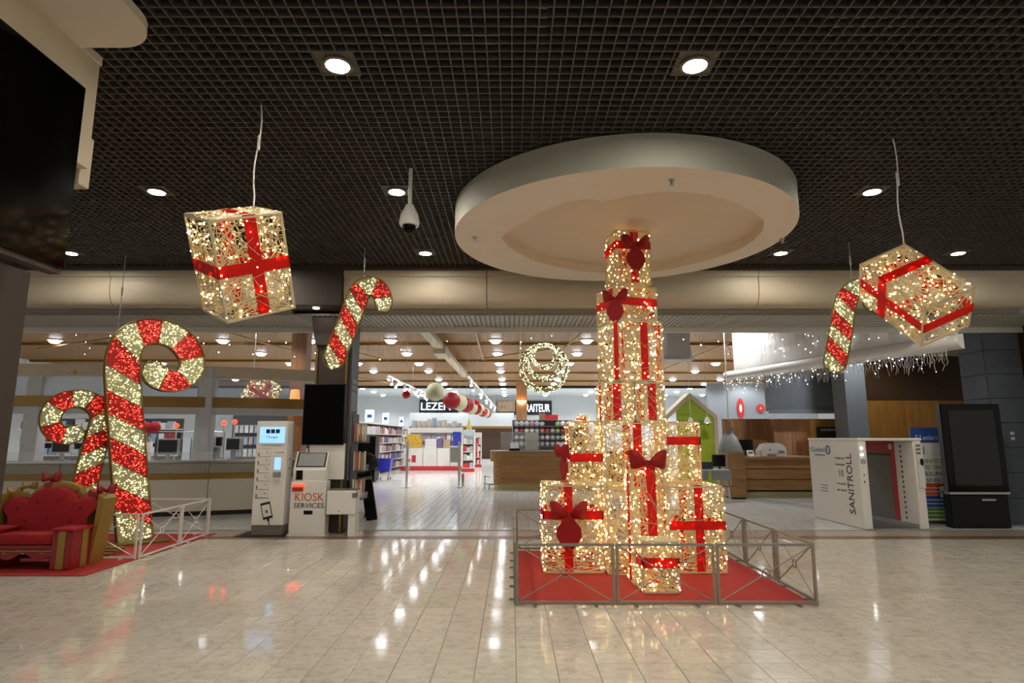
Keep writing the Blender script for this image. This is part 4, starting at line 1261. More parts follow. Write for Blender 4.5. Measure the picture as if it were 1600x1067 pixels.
for z, s in ((1.27, 'Desinfection'), (1.15, 'automatique'), (0.78, 'secondes'), (0.66, 'par chariot')):
    text('small_text', s, 0.07, 'print_grey', tn, FL(0.66, z), 0.33)
text('number_text', '10', 0.19, 'print_grey', tn, FL(0.66, 0.97))
for k in range(3):
    MB().box(-0.004, -0.001, 1.18, 1.45, 0.70-k*0.06, 0.715-k*0.06).build('text_line', 'print_grey', tn)

# roll-up banner
b0 = G(1452, 826); 
bn = thing('rollup_banner', 'roll-up banner with blue head and green tick behind the tunnel', 'banner', (D(1424, 700, 12.3).x, 12.3, 0.0))
BW = D(1490, 700, 12.3).x - D(1424, 700, 12.3).x + 0.06
BZ = D(1450, 668, 12.3).z
MB().rbox(-0.02, BW+0.02, -0.07, 0.10, 0.0, 0.07, 0.01).build('base', 'steel', bn)
MB().box(0, BW, 0.0, 0.008, 0.07, BZ).build('panel', 'white_gloss', bn)
MB().box(0, BW, -0.003, 0.0, BZ-0.30, BZ).build('blue_head', 'print_blue', bn)
text('banner_logo', 'E.Leclerc', 0.14, 'white_matte', bn, TF(BW*0.36, -0.005, BZ-0.20), BW*0.5, label='white lettering E.Leclerc')
MB().tube([(BW*0.70 + 0.06*math.cos(2*math.pi*i/20), -0.006, BZ-0.18 + 0.06*math.sin(2*math.pi*i/20)) for i in range(20)], 0.012, 6, True).build('banner_logo_ring', 'white_matte', bn)
text('banner_number', '1', 0.22, 'print_grey', bn, TF(0.14+0.1, -0.003, BZ-0.46))
for k, (s, mt_) in enumerate((('DESINFECTEZ', 'print_green'), ('VOTRE CHARIOT', 'print_green'), ('ABSOLUMENT', 'print_navy'), ('DESINFECTE', 'print_navy'))):
    text('banner_text', s, 0.12, mt_, bn, TF(BW*0.44, -0.003, BZ-0.66-k*0.125), BW*0.66)
tk = MB().box(BW*0.50, BW*0.84, -0.003, 0.0, BZ-1.38, BZ-1.12).build('tick_box', 'print_green', bn)
MB().box(BW*0.53, BW*0.81, -0.005, -0.003, BZ-1.355, BZ-1.145).build('tick_field', 'white_gloss', tk)
MB().bar((BW*0.56, -0.007, BZ-1.24), (BW*0.65, -0.007, BZ-1.32), 0.004, 0.05, (1, 0, 1)).bar((BW*0.64, -0.007, BZ-1.32), (BW*0.80, -0.007, BZ-1.16), 0.004, 0.05, (-1, 0, 1)).build('tick', 'print_green', tk)
for z0, z1, mt_ in ((0.55, 0.78, 'print_orange'), (0.32, 0.54, 'print_blue'), (0.10, 0.31, 'print_green')):
    MB().box(0, BW, -0.003, 0.0, z0, z1).build('colour_field', mt_, bn)
    for k in range(2):
        MB().box(BW*0.12, BW*0.85, -0.005, -0.003, z0+0.06+k*0.07, z0+0.075+k*0.07).build('text_line', 'white_matte', bn)

# black totem screen
t0 = G(1490, 826); 
tt = thing('screen_totem', 'tall black outdoor screen totem beside the right pillar', 'totem', (t0.x, t0.y, 0.0))
TWd = 1.13
MB().rbox(0.02, TWd-0.02, 0.02, 0.24, 0.0, 0.62, 0.03).build('base', 'black_plastic', tt)
MB().rbox(0.0, TWd, 0.0, 0.13, 0.66, 2.30, 0.012).build('casing', 'black_gloss', tt)
MB().rbox(-0.012, 0.0, 0.02, 0.12, 0.66, 2.30, 0.003).build('side_strip', 'grey_dark', tt)
MB().box(0.13, TWd-0.13, -0.008, 0.0, 0.78, 2.18).build('screen', 'screen_reflection', tt)
MB().box(0.0, TWd, -0.005, 0.16, 0.62, 0.66).build('silver_band', 'steel', tt)
MB().box(0.60, 0.86, 0.01, 0.02, 0.50, 0.535).build('maker_badge', 'steel', tt)
# ================================================================ SHOP: CHECKOUTS AT THE LEFT
def offs(pts, d):
    out = []
    for i, p in enumerate(pts):
        a = Vector(pts[max(i-1, 0)]); b = Vector(pts[min(i+1, len(pts)-1)])
        t = (b-a).normalized()
        out.append((p[0] - t.y*d, p[1] + t.x*d))
    return out
def strip(pts, z0, z1, t):
    q = offs(pts, t)
    return MB().ext(list(pts) + list(reversed(q)), z0, z1, 'z')
def arc_pts(ctrl, n=6):
    out = []
    for i in range(len(ctrl)-1):
        p0 = Vector(ctrl[max(i-1,0)]); p1 = Vector(ctrl[i]); p2 = Vector(ctrl[i+1]); p3 = Vector(ctrl[min(i+2, len(ctrl)-1)])
        for j in range(n):
            t = j/n
            q = 0.5*((2*p1) + (p2-p0)*t + (2*p0-5*p1+4*p2-p3)*t*t + (3*p1-p0-3*p2+p3)*t**3)
            out.append((q.x, q.y))
    out.append(tuple(ctrl[-1]))
    return out
CK = [(-12.6, 13.0), (-10.3, 12.98), (-7.95, 13.25), (-6.05, 13.8), (-4.6, 14.5)]
cp = arc_pts(CK, 6)
cc = thing('checkout_counter', 'long curved white checkout counter with gold band at left', 'counter', (0, 0, 0))
strip(offs(cp, 0.06), 0.0, 0.10, 0.5).build('plinth', 'black_matte', cc)
for k in range(0, 24, 4):
    seg = cp[k:k+5]
    seg2 = [tuple(Vector(seg[0]).lerp(Vector(seg[1]), 0.02))] + seg[1:-1] + [tuple(Vector(seg[-1]).lerp(Vector(seg[-2]), 0.02))]
    strip(seg2, 0.10, 0.78, 0.5).build('lower_panel', 'counter_white', cc)
    strip(seg2, 0.90, 1.13, 0.5).build('upper_panel', 'stone_band', cc)
strip(offs(cp, -0.02), 0.785, 0.895, 0.5).build('gold_band', 'gold_band', cc)
strip(offs(cp, -0.03), 1.13, 1.17, 0.6).build('worktop', 'steel', cc)
strip(offs(cp, 0.03), 1.172, 1.36, 0.012).build('glass_screen', 'glass_clear', cc)
# canopy over the checkouts
cn = thing('checkout_canopy', 'pale curved canopy with gold band over the checkouts', 'canopy', (0, 0, 0))
ca = offs(cp, 0.66)
strip(ca, 2.36, 2.60, 0.12).build('gold_fascia', 'gold_band', cn)
strip(ca, 3.05, 3.32, 0.3).build('upper_beam', 'plaster', cn)
strip(offs(ca, 0.05), 2.605, 3.045, 0.02).build('glass_band', 'glass_blue', cn)
strip(offs(ca, 0.02), 2.20, 2.355, 0.2).build('lower_beam', 'wall_light', cn)
for px in (35, 326):
    best = min(offs(ca, 0.06), key=lambda q: abs(800 + FPX*q[0]/(q[1]*0.9875) - px))
    MB().rbox(best[0]-0.18, best[0]+0.18, best[1]-0.05, best[1]+0.25, 0.0, 3.3, 0.03).build('column', 'wall_light', cn)
tx = D(98, 578, 13.3)
for s_t, p0, p1 in (('ege', 30, 96), ('a.bi', 106, 172)):
    text('canopy_lettering', s_t, 0.44, 'brass', cn, TF(D((p0+p1)/2, 578, 13.3).x, 13.35, tx.z, R(4)), D(p1, 578, 13.3).x - D(p0, 578, 13.3).x, label='thin bronze lettering ' + s_t, thin=0.016)
# monitors, poles
def monitor(label, px, py, Y, w_, h_, rz=0.0, grp='checkout monitors'):
    c = D(px, py, Y)
    r = thing('checkout_monitor', label, 'monitor', (c.x, Y, 1.172), rz, grp)
    z = c.z - 1.17
    MB().rbox(-w_/2, w_/2, 0, 0.12, z-h_/2, z+h_/2, 0.015).build('casing', 'wall_light', r)
    MB().box(-w_/2+0.03, w_/2-0.03, -0.006, 0.0, z-h_/2+0.03, z+h_/2-0.03).build('screen', 'screen_off', r)
    MB().box(-0.03, 0.03, 0.03, 0.09, 0.02, max(0.03, z-h_/2)).build('stand', 'grey_plastic', r)
    MB().box(-0.12, 0.12, -0.02, 0.16, 0.0, 0.02).build('foot', 'grey_plastic', r)
monitor('dark checkout monitor right of the tall candy cane', 262, 698, 13.75, 0.46, 0.36, R(6))
monitor('tilted checkout monitor left of the charging locker', 364, 694, 14.35, 0.40, 0.30, R(-14))
monitor('small checkout monitor beside the tilted one', 342, 690, 14.6, 0.2, 0.26, R(10))
monitor('dark checkout monitor behind the small candy cane', 95, 698, 13.5, 0.42, 0.28, R(0))
for k, (px, py, wd) in enumerate(((350, 664, 'left of the charging locker'), (276, 668, 'above the dark monitor'), (367, 662, 'nearest the packet wall'))):
    c = D(px, py, 15.6)
    r = thing('lane_lamp', 'red lane lamp on a thin white pole ' + wd, 'lamp', (c.x, 15.6, 0), 0, 'red lane lamps')
    MB().tube([(0, 0, 0), (0, 0, c.z)], 0.02, 8).build('pole', 'white_matte', r)
    MB().sph((0, 0, c.z+0.05), 0.06, 10, 8).build('lamp', 'led_red', r)
# packet wall and clothes behind
unit = {}
def cube(col):
    if col not in unit:
        unit[col] = MB().box(-0.5, 0.5, -0.5, 0.5, 0, 1).mesh('product', mat('prod_' + col, '#' + col, 0.45, var=0.15, scale=3))
    return unit[col]
def product(name, label, cat, grp, loc, dim, col, rz=0.0):
    o = bpy.data.objects.new(name, cube(col)); COL.objects.link(o)
    o.location = loc; o.scale = dim; o.rotation_euler = (0, 0, rz)
    return tag(o, label, cat, grp)
pr = random.Random(17)
PAL = ['c9cfd8', '9fb2c8', 'd8d6d2', '7f8fb0', 'b9a6b0', 'e2e2e0', '8aa0b8', 'a8b8c0']
WY = 20.0
xa, xb = D(366, 680, WY).x, D(480, 680, WY).x
pw = thing('packet_wall', 'dark pegboard wall of hanging packets behind the charging locker', 'display wall', ((xa+xb)/2, WY, 0))
hw = (xb-xa)/2 + 0.1
MB().box(-hw, hw, 0.05, 0.15, 0.0, 2.45).build('board', 'grey_dark', pw)
MB().box(-hw, hw, -0.35, 0.05, 0.0, 0.3).build('base', 'wall_light', pw)
for k in range(5):
    MB().box(-hw, hw, 0.0, 0.05, 0.55 + k*0.38, 0.57 + k*0.38).build('rail', 'steel', pw)
for k in range(5):
    n = 15
    for j in range(n):
        product('hanging_packet', ORD[j] + ' blister packet from left in pegboard row ' + ORD[k] + ' from the floor', 'packet', 'packets on the pegboard', (xa + 0.08 + (xb-xa-0.1)*j/(n-1), WY - 0.03, 0.36 + k*0.38 - 0.05), (0.12, 0.04, 0.24), pr.choice(PAL))
for k, (px, col) in enumerate(((292, '1c2230'), (300, '2a2a30'), (307, '202838'), (284, '8a90a0'), (277, 'a04048'), (296, '343a48'))):
    c = D(px, 690, 19.0 + 0.02*k)
    r = thing('hanging_garment', ['black jacket', 'charcoal coat', 'dark blue jacket', 'grey shirt', 'dull red top', 'slate coat'][k] + ' on the clothes rail behind the checkouts', 'garment', (D(292, 690, 19.4).x - 0.7 + 0.28*k, 19.4 - 0.43 + 0.171*k, 0.75), R(121), 'clothes behind the checkouts')
    MB().ext([(-0.20, 0.0), (0.20, 0.0), (0.19, 0.65), (0.30, 0.35), (0.36, 0.40), (0.24, 0.86), (0.06, 0.93), (-0.06, 0.93), (-0.24, 0.86), (-0.36, 0.40), (-0.30, 0.35), (-0.19, 0.65)], -0.04, 0.04, 'y').build('body', mat('cloth_' + col, '#' + col, 0.8), r)
    MB().tube([(-0.2, 0, 0.88), (0, 0, 0.95), (0.2, 0, 0.88)], 0.008, 5).tube([(0, 0, 0.95), (0, 0, 1.10)], 0.006, 5).build('hanger', 'steel', r)
c = D(292, 690, 19.4)
rl = thing('clothes_rail', 'steel clothes rail behind the checkouts', 'clothes rail', (c.x, 19.4, 0))
MB().tube([(-0.9, -0.5, 1.86), (0.9, 0.6, 1.86)], 0.018, 8).build('rail', 'steel', rl)
for s, y in ((-0.9, -0.5), (0.9, 0.6)):
    MB().tube([(s, y, 0), (s, y, 1.86)], 0.018, 8).build('upright', 'steel', rl)
bl = thing('shelf_bay', 'dark shelf bay with boxed goods left of the clothes', 'shelf', (D(150, 690, 20).x, 20.0, 0))
MB().box(-2.6, 2.6, 0.35, 0.4, 0.0, 2.3).build('back', 'grey_dark', bl)
for k in range(5):
    MB().box(-2.6, 2.6, -0.05, 0.35, 0.25 + k*0.42, 0.28 + k*0.42).build('shelf', 'white_matte', bl)
    for j in range(20):
        product('shelf_item', ORD[j] + ' boxed item from left on the ' + ORD[k] + ' lowest shelf behind the checkouts', 'box', 'items in the dark shelf bay', (bl.location.x - 2.4 + 0.25*j, 20.1, 0.282 + k*0.42), (0.16 + 0.06*pr.random(), 0.2, 0.18 + 0.14*pr.random()), pr.choice(PAL + ['c8b890', 'a0323a', '2c3a5c']))
c = D(231, 672, 17.0)
rb = thing('ribbon_bouquet', 'red heart decoration on a white display doll', 'decoration', (c.x, 17.0, 0.0))
MB().lathe([(0.001, 0), (0.22, 0), (0.2, 0.03), (0.03, 0.05), (0.03, 1.0), (0.12, 1.05), (0.17, 1.3), (0.15, 1.55), (0.05, 1.7), (0.001, 1.72)], 16).build('doll_body', 'white_matte', rb, True)
for s in (-1, 1):
    MB().sph((0.12 + s*0.12, -0.1, 1.95), 0.17, 12, 8, (1, 0.6, 0.9)).build('heart_lobe', 'sofa_red', rb, True)
MB().tube([(0, 0, 1.7), (0.1, -0.05, 1.85)], 0.02, 6).build('stem', 'sofa_red', rb)
# lantern and column
c = D(458, 625, 17.5)
cl = tag(MB().box(-0.22, 0.22, 0.05, 0.5, 0, 5.19).build('wall_pillar.003', 'wood_brown', loc=(c.x, 17.7, 0)), 'brown timber post behind the checkouts', kind='structure')
ln = thing('wall_lantern', 'glowing warm lantern on the brown post', 'lamp', (c.x, 17.62, c.z - 0.3))
MB().lathe([(0.05, 0.0), (0.14, 0.03), (0.15, 0.3), (0.12, 0.6), (0.04, 0.62)], 18).build('shade', emit('lantern_glow', '#ffb060', 1.6), ln, True)
MB().box(-0.04, 0.04, 0.05, 0.13, 0.2, 0.4).build('bracket', 'black_matte', ln)
gift_box('hanging_gift_box', 'small lit hanging gift inside the shop above the checkouts', D(395, 632, 16.5), 0.7, 0.7, 0.75, 0, [('h', 0.4), ('v', 0.0)], [], 61, 80, rot=(R(20), R(28), R(35)), lw=0.11, lr=0.012)
c = D(395, 605, 16.5)
hang_cable('thin cable of the small gift inside the shop', (c.x, 16.5, 5.19), (c.x, 16.5, 3.3), 0.0)

# ================================================================ SHOP: CENTRE
def gondola(label, x, y0, y1, h, rows, face, grp, plab, pal, n, d=0.45):
    r = thing('gondola_shelf', label, 'shelf', (x, y0, 0))
    L = y1-y0
    MB().box(-d, -d+0.05, 0, L, 0.0, h).build('back_panel', 'grey_dark', r)
    MB().box(-d, 0, 0, 0.05, 0.0, h).build('end_panel', 'grey_dark', r)
    MB().box(-d, 0.0, 0.05, L, h, h+0.06).build('top_rail', 'white_matte', r)
    st = (h-0.15)/rows
    for k in range(rows):
        z = 0.15 + k*st
        MB().box(-d+0.05, 0.0, 0.05, L, z-0.04, z).build('shelf', 'white_matte', r)
        for j in range(n):
            hh = st*(0.5 + 0.32*pr.random())
            product('shelf_product', ORD[j] + ' product from the near end, ' + ORD[k] + ' lowest shelf of the long gondola', 'product', grp, (x - 0.17, y0 + 0.28 + (L-0.5)*j/(n-1), z + 0.001), (0.24, (L/n)*0.8, hh), pr.choice(pal))
    return r
gondola('long dark gondola with five shelves of magazines left of the aisle', -6.25, 26.5, 37.2, 2.3, 5, 1, 'products on the long gondola', 'packaged product on the long dark gondola', ['c8c0c4', '8a7480', 'd8d4d0', '5a6aa0', 'a06068', 'b8b0b8', 'e0dcd8', '9a8878'], 22)
for k, (px, w_, h_, wd) in enumerate(((578, 15, 20, 'nearest'), (612, 11, 18, 'middle'), (639, 8, 15, 'farthest'))):
    Y = (27.5, 31.0, 35.5)[k]
    c = D(px, 655, Y); s_ = Y/950
    r = thing('lit_poster', wd + ' glowing white poster above the long gondola', 'poster', (min(c.x, -6.4), Y, 2.362), 0, 'glowing posters above the gondola')
    MB().box(-w_*s_/2, w_*s_/2, 0, 0.06, 0, h_*s_).build('frame', 'wall_light', r)
    MB().box(-w_*s_/2+0.03, w_*s_/2-0.03, -0.01, 0, 0.03, h_*s_-0.03).build('poster_face', 'screen_white', r)
    MB().box(-w_*s_/4, w_*s_/4, -0.014, -0.01, h_*s_*0.35, h_*s_*0.62).build('poster_picture', 'print_blue', r)
c = G(566, 754)
bc_ = thing('drinks_fridge', 'tall black fridge cabinet at the shop entrance', 'fridge', (c.x, c.y, 0))
MB().rbox(-0.45, 0.45, 0, 0.7, 0.05, 1.75, 0.02).build('cabinet', 'black_plastic', bc_)
for s in (-0.44, 0.01): MB().box(s, s+0.43, -0.02, 0, 0.1, 1.7).build('door', 'black_gloss', bc_)
MB().box(-0.4, 0.4, 0.05, 0.65, 0, 0.05).build('plinth', 'black_matte', bc_)
MB().box(-0.45, 0.3, 0.05, 0.6, 1.752, 1.80).build('top_shelf', 'grey_mid', bc_)
product('white_carton', 'white carton on top of the black fridge', 'box', None, (c.x - 0.1, c.y + 0.3, 1.81), (0.5, 0.4, 0.3), 'd8d6d2')
c = G(600, 750)
bt = thing('shopping_basket_cart', 'blue plastic basket cart beside the black fridge', 'cart', (c.x, c.y, 0))
MB().add([(-0.24, -0.2, 0.36), (0.24, -0.2, 0.36), (0.24, 0.2, 0.36), (-0.24, 0.2, 0.36), (-0.30, -0.27, 0.85), (0.30, -0.27, 0.85), (0.30, 0.27, 0.85), (-0.30, 0.27, 0.85), (-0.27, -0.24, 0.85), (0.27, -0.24, 0.85), (0.27, 0.24, 0.85), (-0.27, 0.24, 0.85), (-0.22, -0.18, 0.38), (0.22, -0.18, 0.38), (0.22, 0.18, 0.38), (-0.22, 0.18, 0.38)],
         [(0,1,2,3),(0,1,5,4),(1,2,6,5),(2,3,7,6),(3,0,4,7),(4,5,9,8),(5,6,10,9),(6,7,11,10),(7,4,8,11),(8,9,13,12),(9,10,14,13),(10,11,15,14),(11,8,12,15),(12,13,14,15)]).build('basket', 'cart_blue', bt)
for s in (-0.2, 0.2):
    MB().tube([(s, -0.2, 0.08), (s, 0, 0.36), (s, 0.25, 0.08)], 0.014, 6).build('leg_frame', 'chrome', bt)
    for y in (-0.2, 0.25):
        MB().lathe([(0.001, -0.015), (0.06, -0.015), (0.06, 0.015), (0.001, 0.015)], 12, M=Matrix.Translation((s, y, 0.062)) @ Matrix.Rotation(R(90), 4, 'Y')).build('wheel', 'grey_dark', bt)
MB().tube([(-0.2, 0.27, 0.85), (-0.2, 0.36, 1.0), (0.2, 0.36, 1.0), (0.2, 0.27, 0.85)], 0.014, 6).build('handle', 'cart_blue', bt)
for px, wd in ((635, 'left'), (717, 'right')):
    c = G(px, 762)
    r = thing('security_gate', wd + ' steel post of the shop entrance gates', 'gate post', (c.x, c.y, 0), 0, 'entrance gate posts')
    MB().tube([(0, 0, 0.01), (0, 0, 1.55)], 0.045, 12).build('post', 'chrome', r, True)
    MB().lathe([(0.001, 0), (0.12, 0), (0.12, 0.012), (0.001, 0.012)], 20).build('foot', 'steel', r)
    MB().box(-0.01, 0.01, 0.06, 0.6, 0.3, 1.45).build('glass_wing', 'glass_clear', r)
    MB().box(-0.014, 0.014, 0.06, 0.6, 0.85, 0.95).build('red_strip', 'print_red', r)
c = G(723, 761)
tag(MB().lathe([(0.001, 0), (0.05, 0), (0.05, 0.45), (0.03, 0.48), (0.001, 0.48)], 14).build('bollard', 'chrome', smooth=True, loc=c), 'short steel bollard beside the right gate post', 'bollard')
# promo island
a = G(629, 735); b = G(721, 735)
IW = b.x - a.x
ip = thing('promo_island', 'white promotion island on a red plinth in the aisle', 'display island', (a.x, a.y, 0))
MB().rbox(-0.1, IW+0.1, -0.05, 1.0, 0.0, 0.22, 0.03).build('plinth', 'print_red', ip)
bp = [(0.0, 0.34), (0.34, 0.58), (0.58, 0.80), (0.80, 1.0)]
for k, (u0, u1) in enumerate(bp):
    MB().box(IW*u0+0.01, IW*u1-0.01, 0, 0.9, 0.225, 1.15 + (0.1 if k == 3 else 0)).build('bin', 'white_matte', ip)
MB().rbox(IW*0.15, IW*0.22, -0.012, 0, 0.42, 0.78, 0.003).build('price_tag', 'print_red', ip)
MB().box(IW*0.40, IW*0.53, -0.012, 0, 0.35, 0.8).build('poster', 'paper', ip)
MB().box(IW*0.80+0.03, IW*0.94, -0.012, 0, 0.42, 1.2).build('poster', 'grey_mid', ip)
for k in range(3):
    for j in range(4 - (k == 2)):
        product('yellow_pack', ORD[j] + ' yellow pack from left in ' + ORD[k] + ' layer on the promotion island', 'pack', 'yellow packs on the island', (a.x + IW*(0.06 + 0.072*j + (0.03 if k == 2 else 0)), a.y + 0.3, 1.152 + k*0.245), (0.21, 0.4, 0.235), 'c8a032')
for k in range(3):
    for j in range(3):
        product('white_pack', ORD[j] + ' white pack from left in ' + ORD[k] + ' layer on the promotion island', 'pack', 'white packs on the island', (a.x + IW*(0.40 + 0.065*j), a.y + 0.3, 1.152 + k*0.165), (0.2, 0.4, 0.155), 'd8d4d4')
product('purple_pack', 'purple pack between yellow and white packs on the island', 'pack', None, (a.x + IW*0.62, a.y + 0.3, 1.152), (0.25, 0.4, 0.5), '6a5a8c')
product('blue_case', 'blue case standing on the right end of the island', 'case', None, (a.x + IW*0.9, a.y + 0.4, 1.252), (0.4, 0.4, 0.75), '26369a', R(8))
product('beige_case', 'beige carton on the right end of the island', 'box', None, (a.x + IW*0.74, a.y + 0.35, 1.152), (0.35, 0.4, 0.45), 'a89878')
# gondolas behind the island
for (px0, px1, Y, h, lb, pal, grp) in ((640, 722, 37.5, 2.3, 'wide back gondola of pale boxes behind the promotion island', ['c8ccd8', 'b4a8b8', 'd8d0d4', '8890a8', 'a88890'], 'boxes on the wide back gondola'),
                             (722, 741, 31.0, 2.1, 'white end shelf with blue header beside the aisle', ['b0a890', 'c03030', 'a8b8c8', 'd0d0d0'], 'goods on the white end shelf'),
                             (742, 752, 36.0, 2.0, 'narrow end shelf with red goods along the aisle', ['b02828', 'c84848', 'd0d0d0'], 'goods on the red end shelf')):
    a_ = D(px0, 700, Y).x; b_ = D(px1, 700, Y).x
    r = thing('gondola_end', lb, 'shelf', (a_, Y, 0))
    W_ = b_-a_
    MB().box(0, W_, 0.4, 0.5, 0, h).build('back_panel', 'wall_light', r)
    MB().box(0, W_, 0, 0.5, 0, 0.16).build('plinth', 'print_red', r)
    for s in (0, W_-0.04): MB().box(s, s+0.04, 0, 0.4, 0.16, h).build('side', 'white_matte', r)
    MB().box(0, W_, -0.02, 0.0, h-0.3, h).build('header', 'glass_blue' if 'blue' in lb else 'white_matte', r)
    n = max(3, int(W_/0.3))
    for k in range(4):
        z = 0.17 + k*(h-0.5)/4
        MB().box(0.04, W_-0.04, 0.02, 0.4, z, z+0.03).build('shelf', 'white_matte', r)
        for j in range(n):
            product('shelf_box', ORD[j] + ' item from left on ' + ORD[k] + ' lowest shelf of the ' + ('wide back gondola' if 'wide' in lb else 'white end shelf' if 'white' in lb else 'narrow red end shelf'), 'product', grp, (a_ + 0.06 + (W_-0.12)*(j+0.5)/n, Y + 0.2, z + 0.031), (0.75*W_/n, 0.3, 0.2 + 0.15*pr.random()), pr.choice(pal))
    for j in range(int(n)):
        if 'wide' in lb:
            product('top_carton', ORD[j] + ' carton from left on top of the wide back gondola', 'box', 'cartons on the back gondola top', (a_ + 0.2 + (W_-0.4)*j/(n-1), Y + 0.3, h + 0.001), (0.25, 0.3, 0.25 + 0.35*pr.random()), pr.choice(['6a6a70', '9aa0a8', 'b0a898', '8890a0']))
c = G(728, 722)
rbk = thing('red_bucket', 'red bucket on the floor at the aisle end shelf', 'bucket', c)
MB().lathe([(0.001, 0.0), (0.3, 0.0), (0.42, 0.7), (0.39, 0.7), (0.28, 0.05), (0.001, 0.05)], 18).build('bucket', 'print_red', rbk, True)
MB().tube([(-0.40, 0, 0.68), (-0.3, 0, 0.95), (0.3, 0, 0.95), (0.40, 0, 0.68)], 0.015, 6).build('handle', 'steel', rbk)
# back signs
def board(label, x0, x1, y0, y1, Y, mt, s=None, tm='sign_glow', tpx=None):
    a_ = D(x0, y1, Y); b_ = D(x1, y0, Y)
    r = thing('department_sign', label, 'sign', (a_.x, Y, a_.z))
    MB().rbox(0, b_.x-a_.x, 0, 0.12, 0, b_.z-a_.z, 0.02).build('board', mt, r)
    if s:
        l0 = D(tpx[0], 640, Y).x - a_.x; l1 = D(tpx[1], 640, Y).x - a_.x
        text('sign_lettering', s, (b_.z-a_.z)*0.8, tm, r, TF((l0+l1)/2, -0.02, (b_.z-a_.z)*0.45), l1-l0, label='glowing white letters ' + s)
    return r
board('dark sign with white letters above the back gondola', 655, 716, 624, 645, 51.88, 'print_black', 'LEZEN', 'sign_glow', (658, 704))
board('black delicatessen sign behind the timber column', 776, 862, 626, 648, 51.88, 'black_matte', 'TRAITEUR', 'sign_glow', (815, 859))
tag(MB().box(0, 1.5, 0, 0.06, 0, 0.9).build('food_picture', mat('food', '#c8a888', 0.5, var=0.4, scale=4), loc=D(777, 643, 51.81)), 'pale food picture at the left of the delicatessen sign', 'picture')
bh = tag(MB().box(D(640, 650, 50).x, D(803, 650, 50).x, 50.0, 50.2, D(700, 667, 50).z, D(700, 645, 50).z).build('wall_back.001', 'wall_light'), 'pale bulkhead under the dark sign', kind='structure')
MB().box(D(640, 650, 50).x, D(803, 650, 50).x, 49.95, 50.0, D(700, 669, 50).z, D(700, 666, 50).z).build('gold_line', 'gold_band', bh)
tag(MB().box(D(690, 670, 51).x, D(905, 670, 51).x, 51.0, 51.9, 0, D(700, 668, 51).z).build('wall_back.002', 'brown_wall'), 'dark counter wall at the back of the shop', kind='structure')
c = D(815, 630, 36.0)
tp_ = tag(MB().rbox(-0.32, 0.32, 0, 0.5, 0, 5.02, 0.02).build('wall_pillar.004', 'wood_pale', loc=(c.x, 36.0, 0)), 'timber column with warm uplight in the shop centre', kind='structure')
wl = thing('wall_sconce', 'warm glowing half bowl lamp on the timber column', 'lamp', (c.x, 35.96, D(815, 629, 36).z))
MB().lathe([(0.001, -0.12), (0.18, -0.05), (0.28, 0.1), (0.26, 0.1), (0.001, 0.0)], 18).build('bowl', 'lamp_warm', wl, True)
c = D(770, 570, 26)
tag(MB().box(-0.32, 0.32, 0, 0.3, 2.2, 5.02).build('trim_9', mat('wood_yellow', '#8f6d1d', 0.5, var=0.2), loc=(D(755, 570, 27).x, 27.0, 2.1)), 'yellow timber strut under the shop ceiling', kind='structure') if False else None

# wooden bar counter in the centre
BY = 20.3
x0 = D(770, 740, BY).x; x1 = D(1010, 740, BY).x
wbc = thing('wooden_bar_counter', 'wooden counter with rounded end and plank front in the shop centre', 'counter', (x0, BY, 0))
W_ = x1-x0
def foot(e, d=1.0):
    pts = [(W_, -e), (0.45, -e)]
    for i in range(1, 9):
        a = R(90*i/8)
        pts.append((0.45 - (0.45+e)*math.sin(a), 0.45 - (0.45+e)*math.cos(a)))
    pts += [(-e, d), (W_, d)]
    return pts
MB().ext(foot(-0.03), 0.0, 0.18, 'z').build('base_panel', 'pale_gold', wbc)
MB().ext(foot(0.0), 0.18, 0.205, 'z').build('brass_strip', 'brass', wbc)
for z0, z1 in ((0.205, 0.44), (0.47, 0.68), (0.71, 0.90)):
    MB().ext(foot(0.0), z0, z1, 'z').build('plank', 'wood_counter', wbc)
for z0 in (0.44, 0.68):
    MB().ext(foot(0.003), z0+0.002, z0+0.028, 'z').build('brass_strip', 'brass', wbc)
MB().ext(foot(0.10), 0.90, 1.22, 'z').build('top_board', 'wood_counter', wbc)
MB().ext(foot(0.11), 1.22, 1.25, 'z').build('worktop', 'stone_band', wbc)
MB().tube([(0.2, -0.28, 0.18), (-0.1, -0.22, 0.18), (-0.26, 0.0, 0.18), (-0.28, 0.5, 0.18)], 0.03, 8).tube([(-0.1, -0.22, 0.18), (-0.12, -0.24, 0.02)], 0.025, 8).tube([(-0.1, -0.2, 0.42), (-0.27, 0.02, 0.42), (-0.28, 0.5, 0.42)], 0.02, 8).tube([(-0.26, 0.0, 0.02), (-0.26, 0.0, 0.42)], 0.02, 8).build('foot_rail', 'chrome', wbc, True)
for k, (px, wd) in enumerate(((804, 'left'), (876, 'right'))):
    c = D(px, 705, BY + 0.4)
    r = thing('payment_terminal', wd + ' payment terminal on the wooden bar counter', 'terminal', (c.x, BY + 0.12, 1.25))
    MB().rbox(-0.18, 0.18, -0.1, 0.15, 0, 0.08, 0.02).build('base', 'black_plastic', r)
    MB().ext([(-0.08, 0.08), (0.12, 0.08), (0.14, 0.26), (0.08, 0.27)], -0.14, 0.14, 'x').build('display', 'wall_light', r)
gl = thing('glass_showcase', 'glass display case on the left end of the bar counter', 'showcase', (x0 + 1.0, BY + 0.5, 1.25))
for z in (0.0, 0.3, 0.6): MB().box(-0.75, 0.55, 0.0, 0.6, z, z+0.02).build('glass_shelf', 'glass_clear', gl)
MB().box(-0.75, -0.735, 0, 0.6, 0.02, 0.62).box(0.535, 0.55, 0, 0.6, 0.02, 0.62).build('glass_side', 'glass_clear', gl)
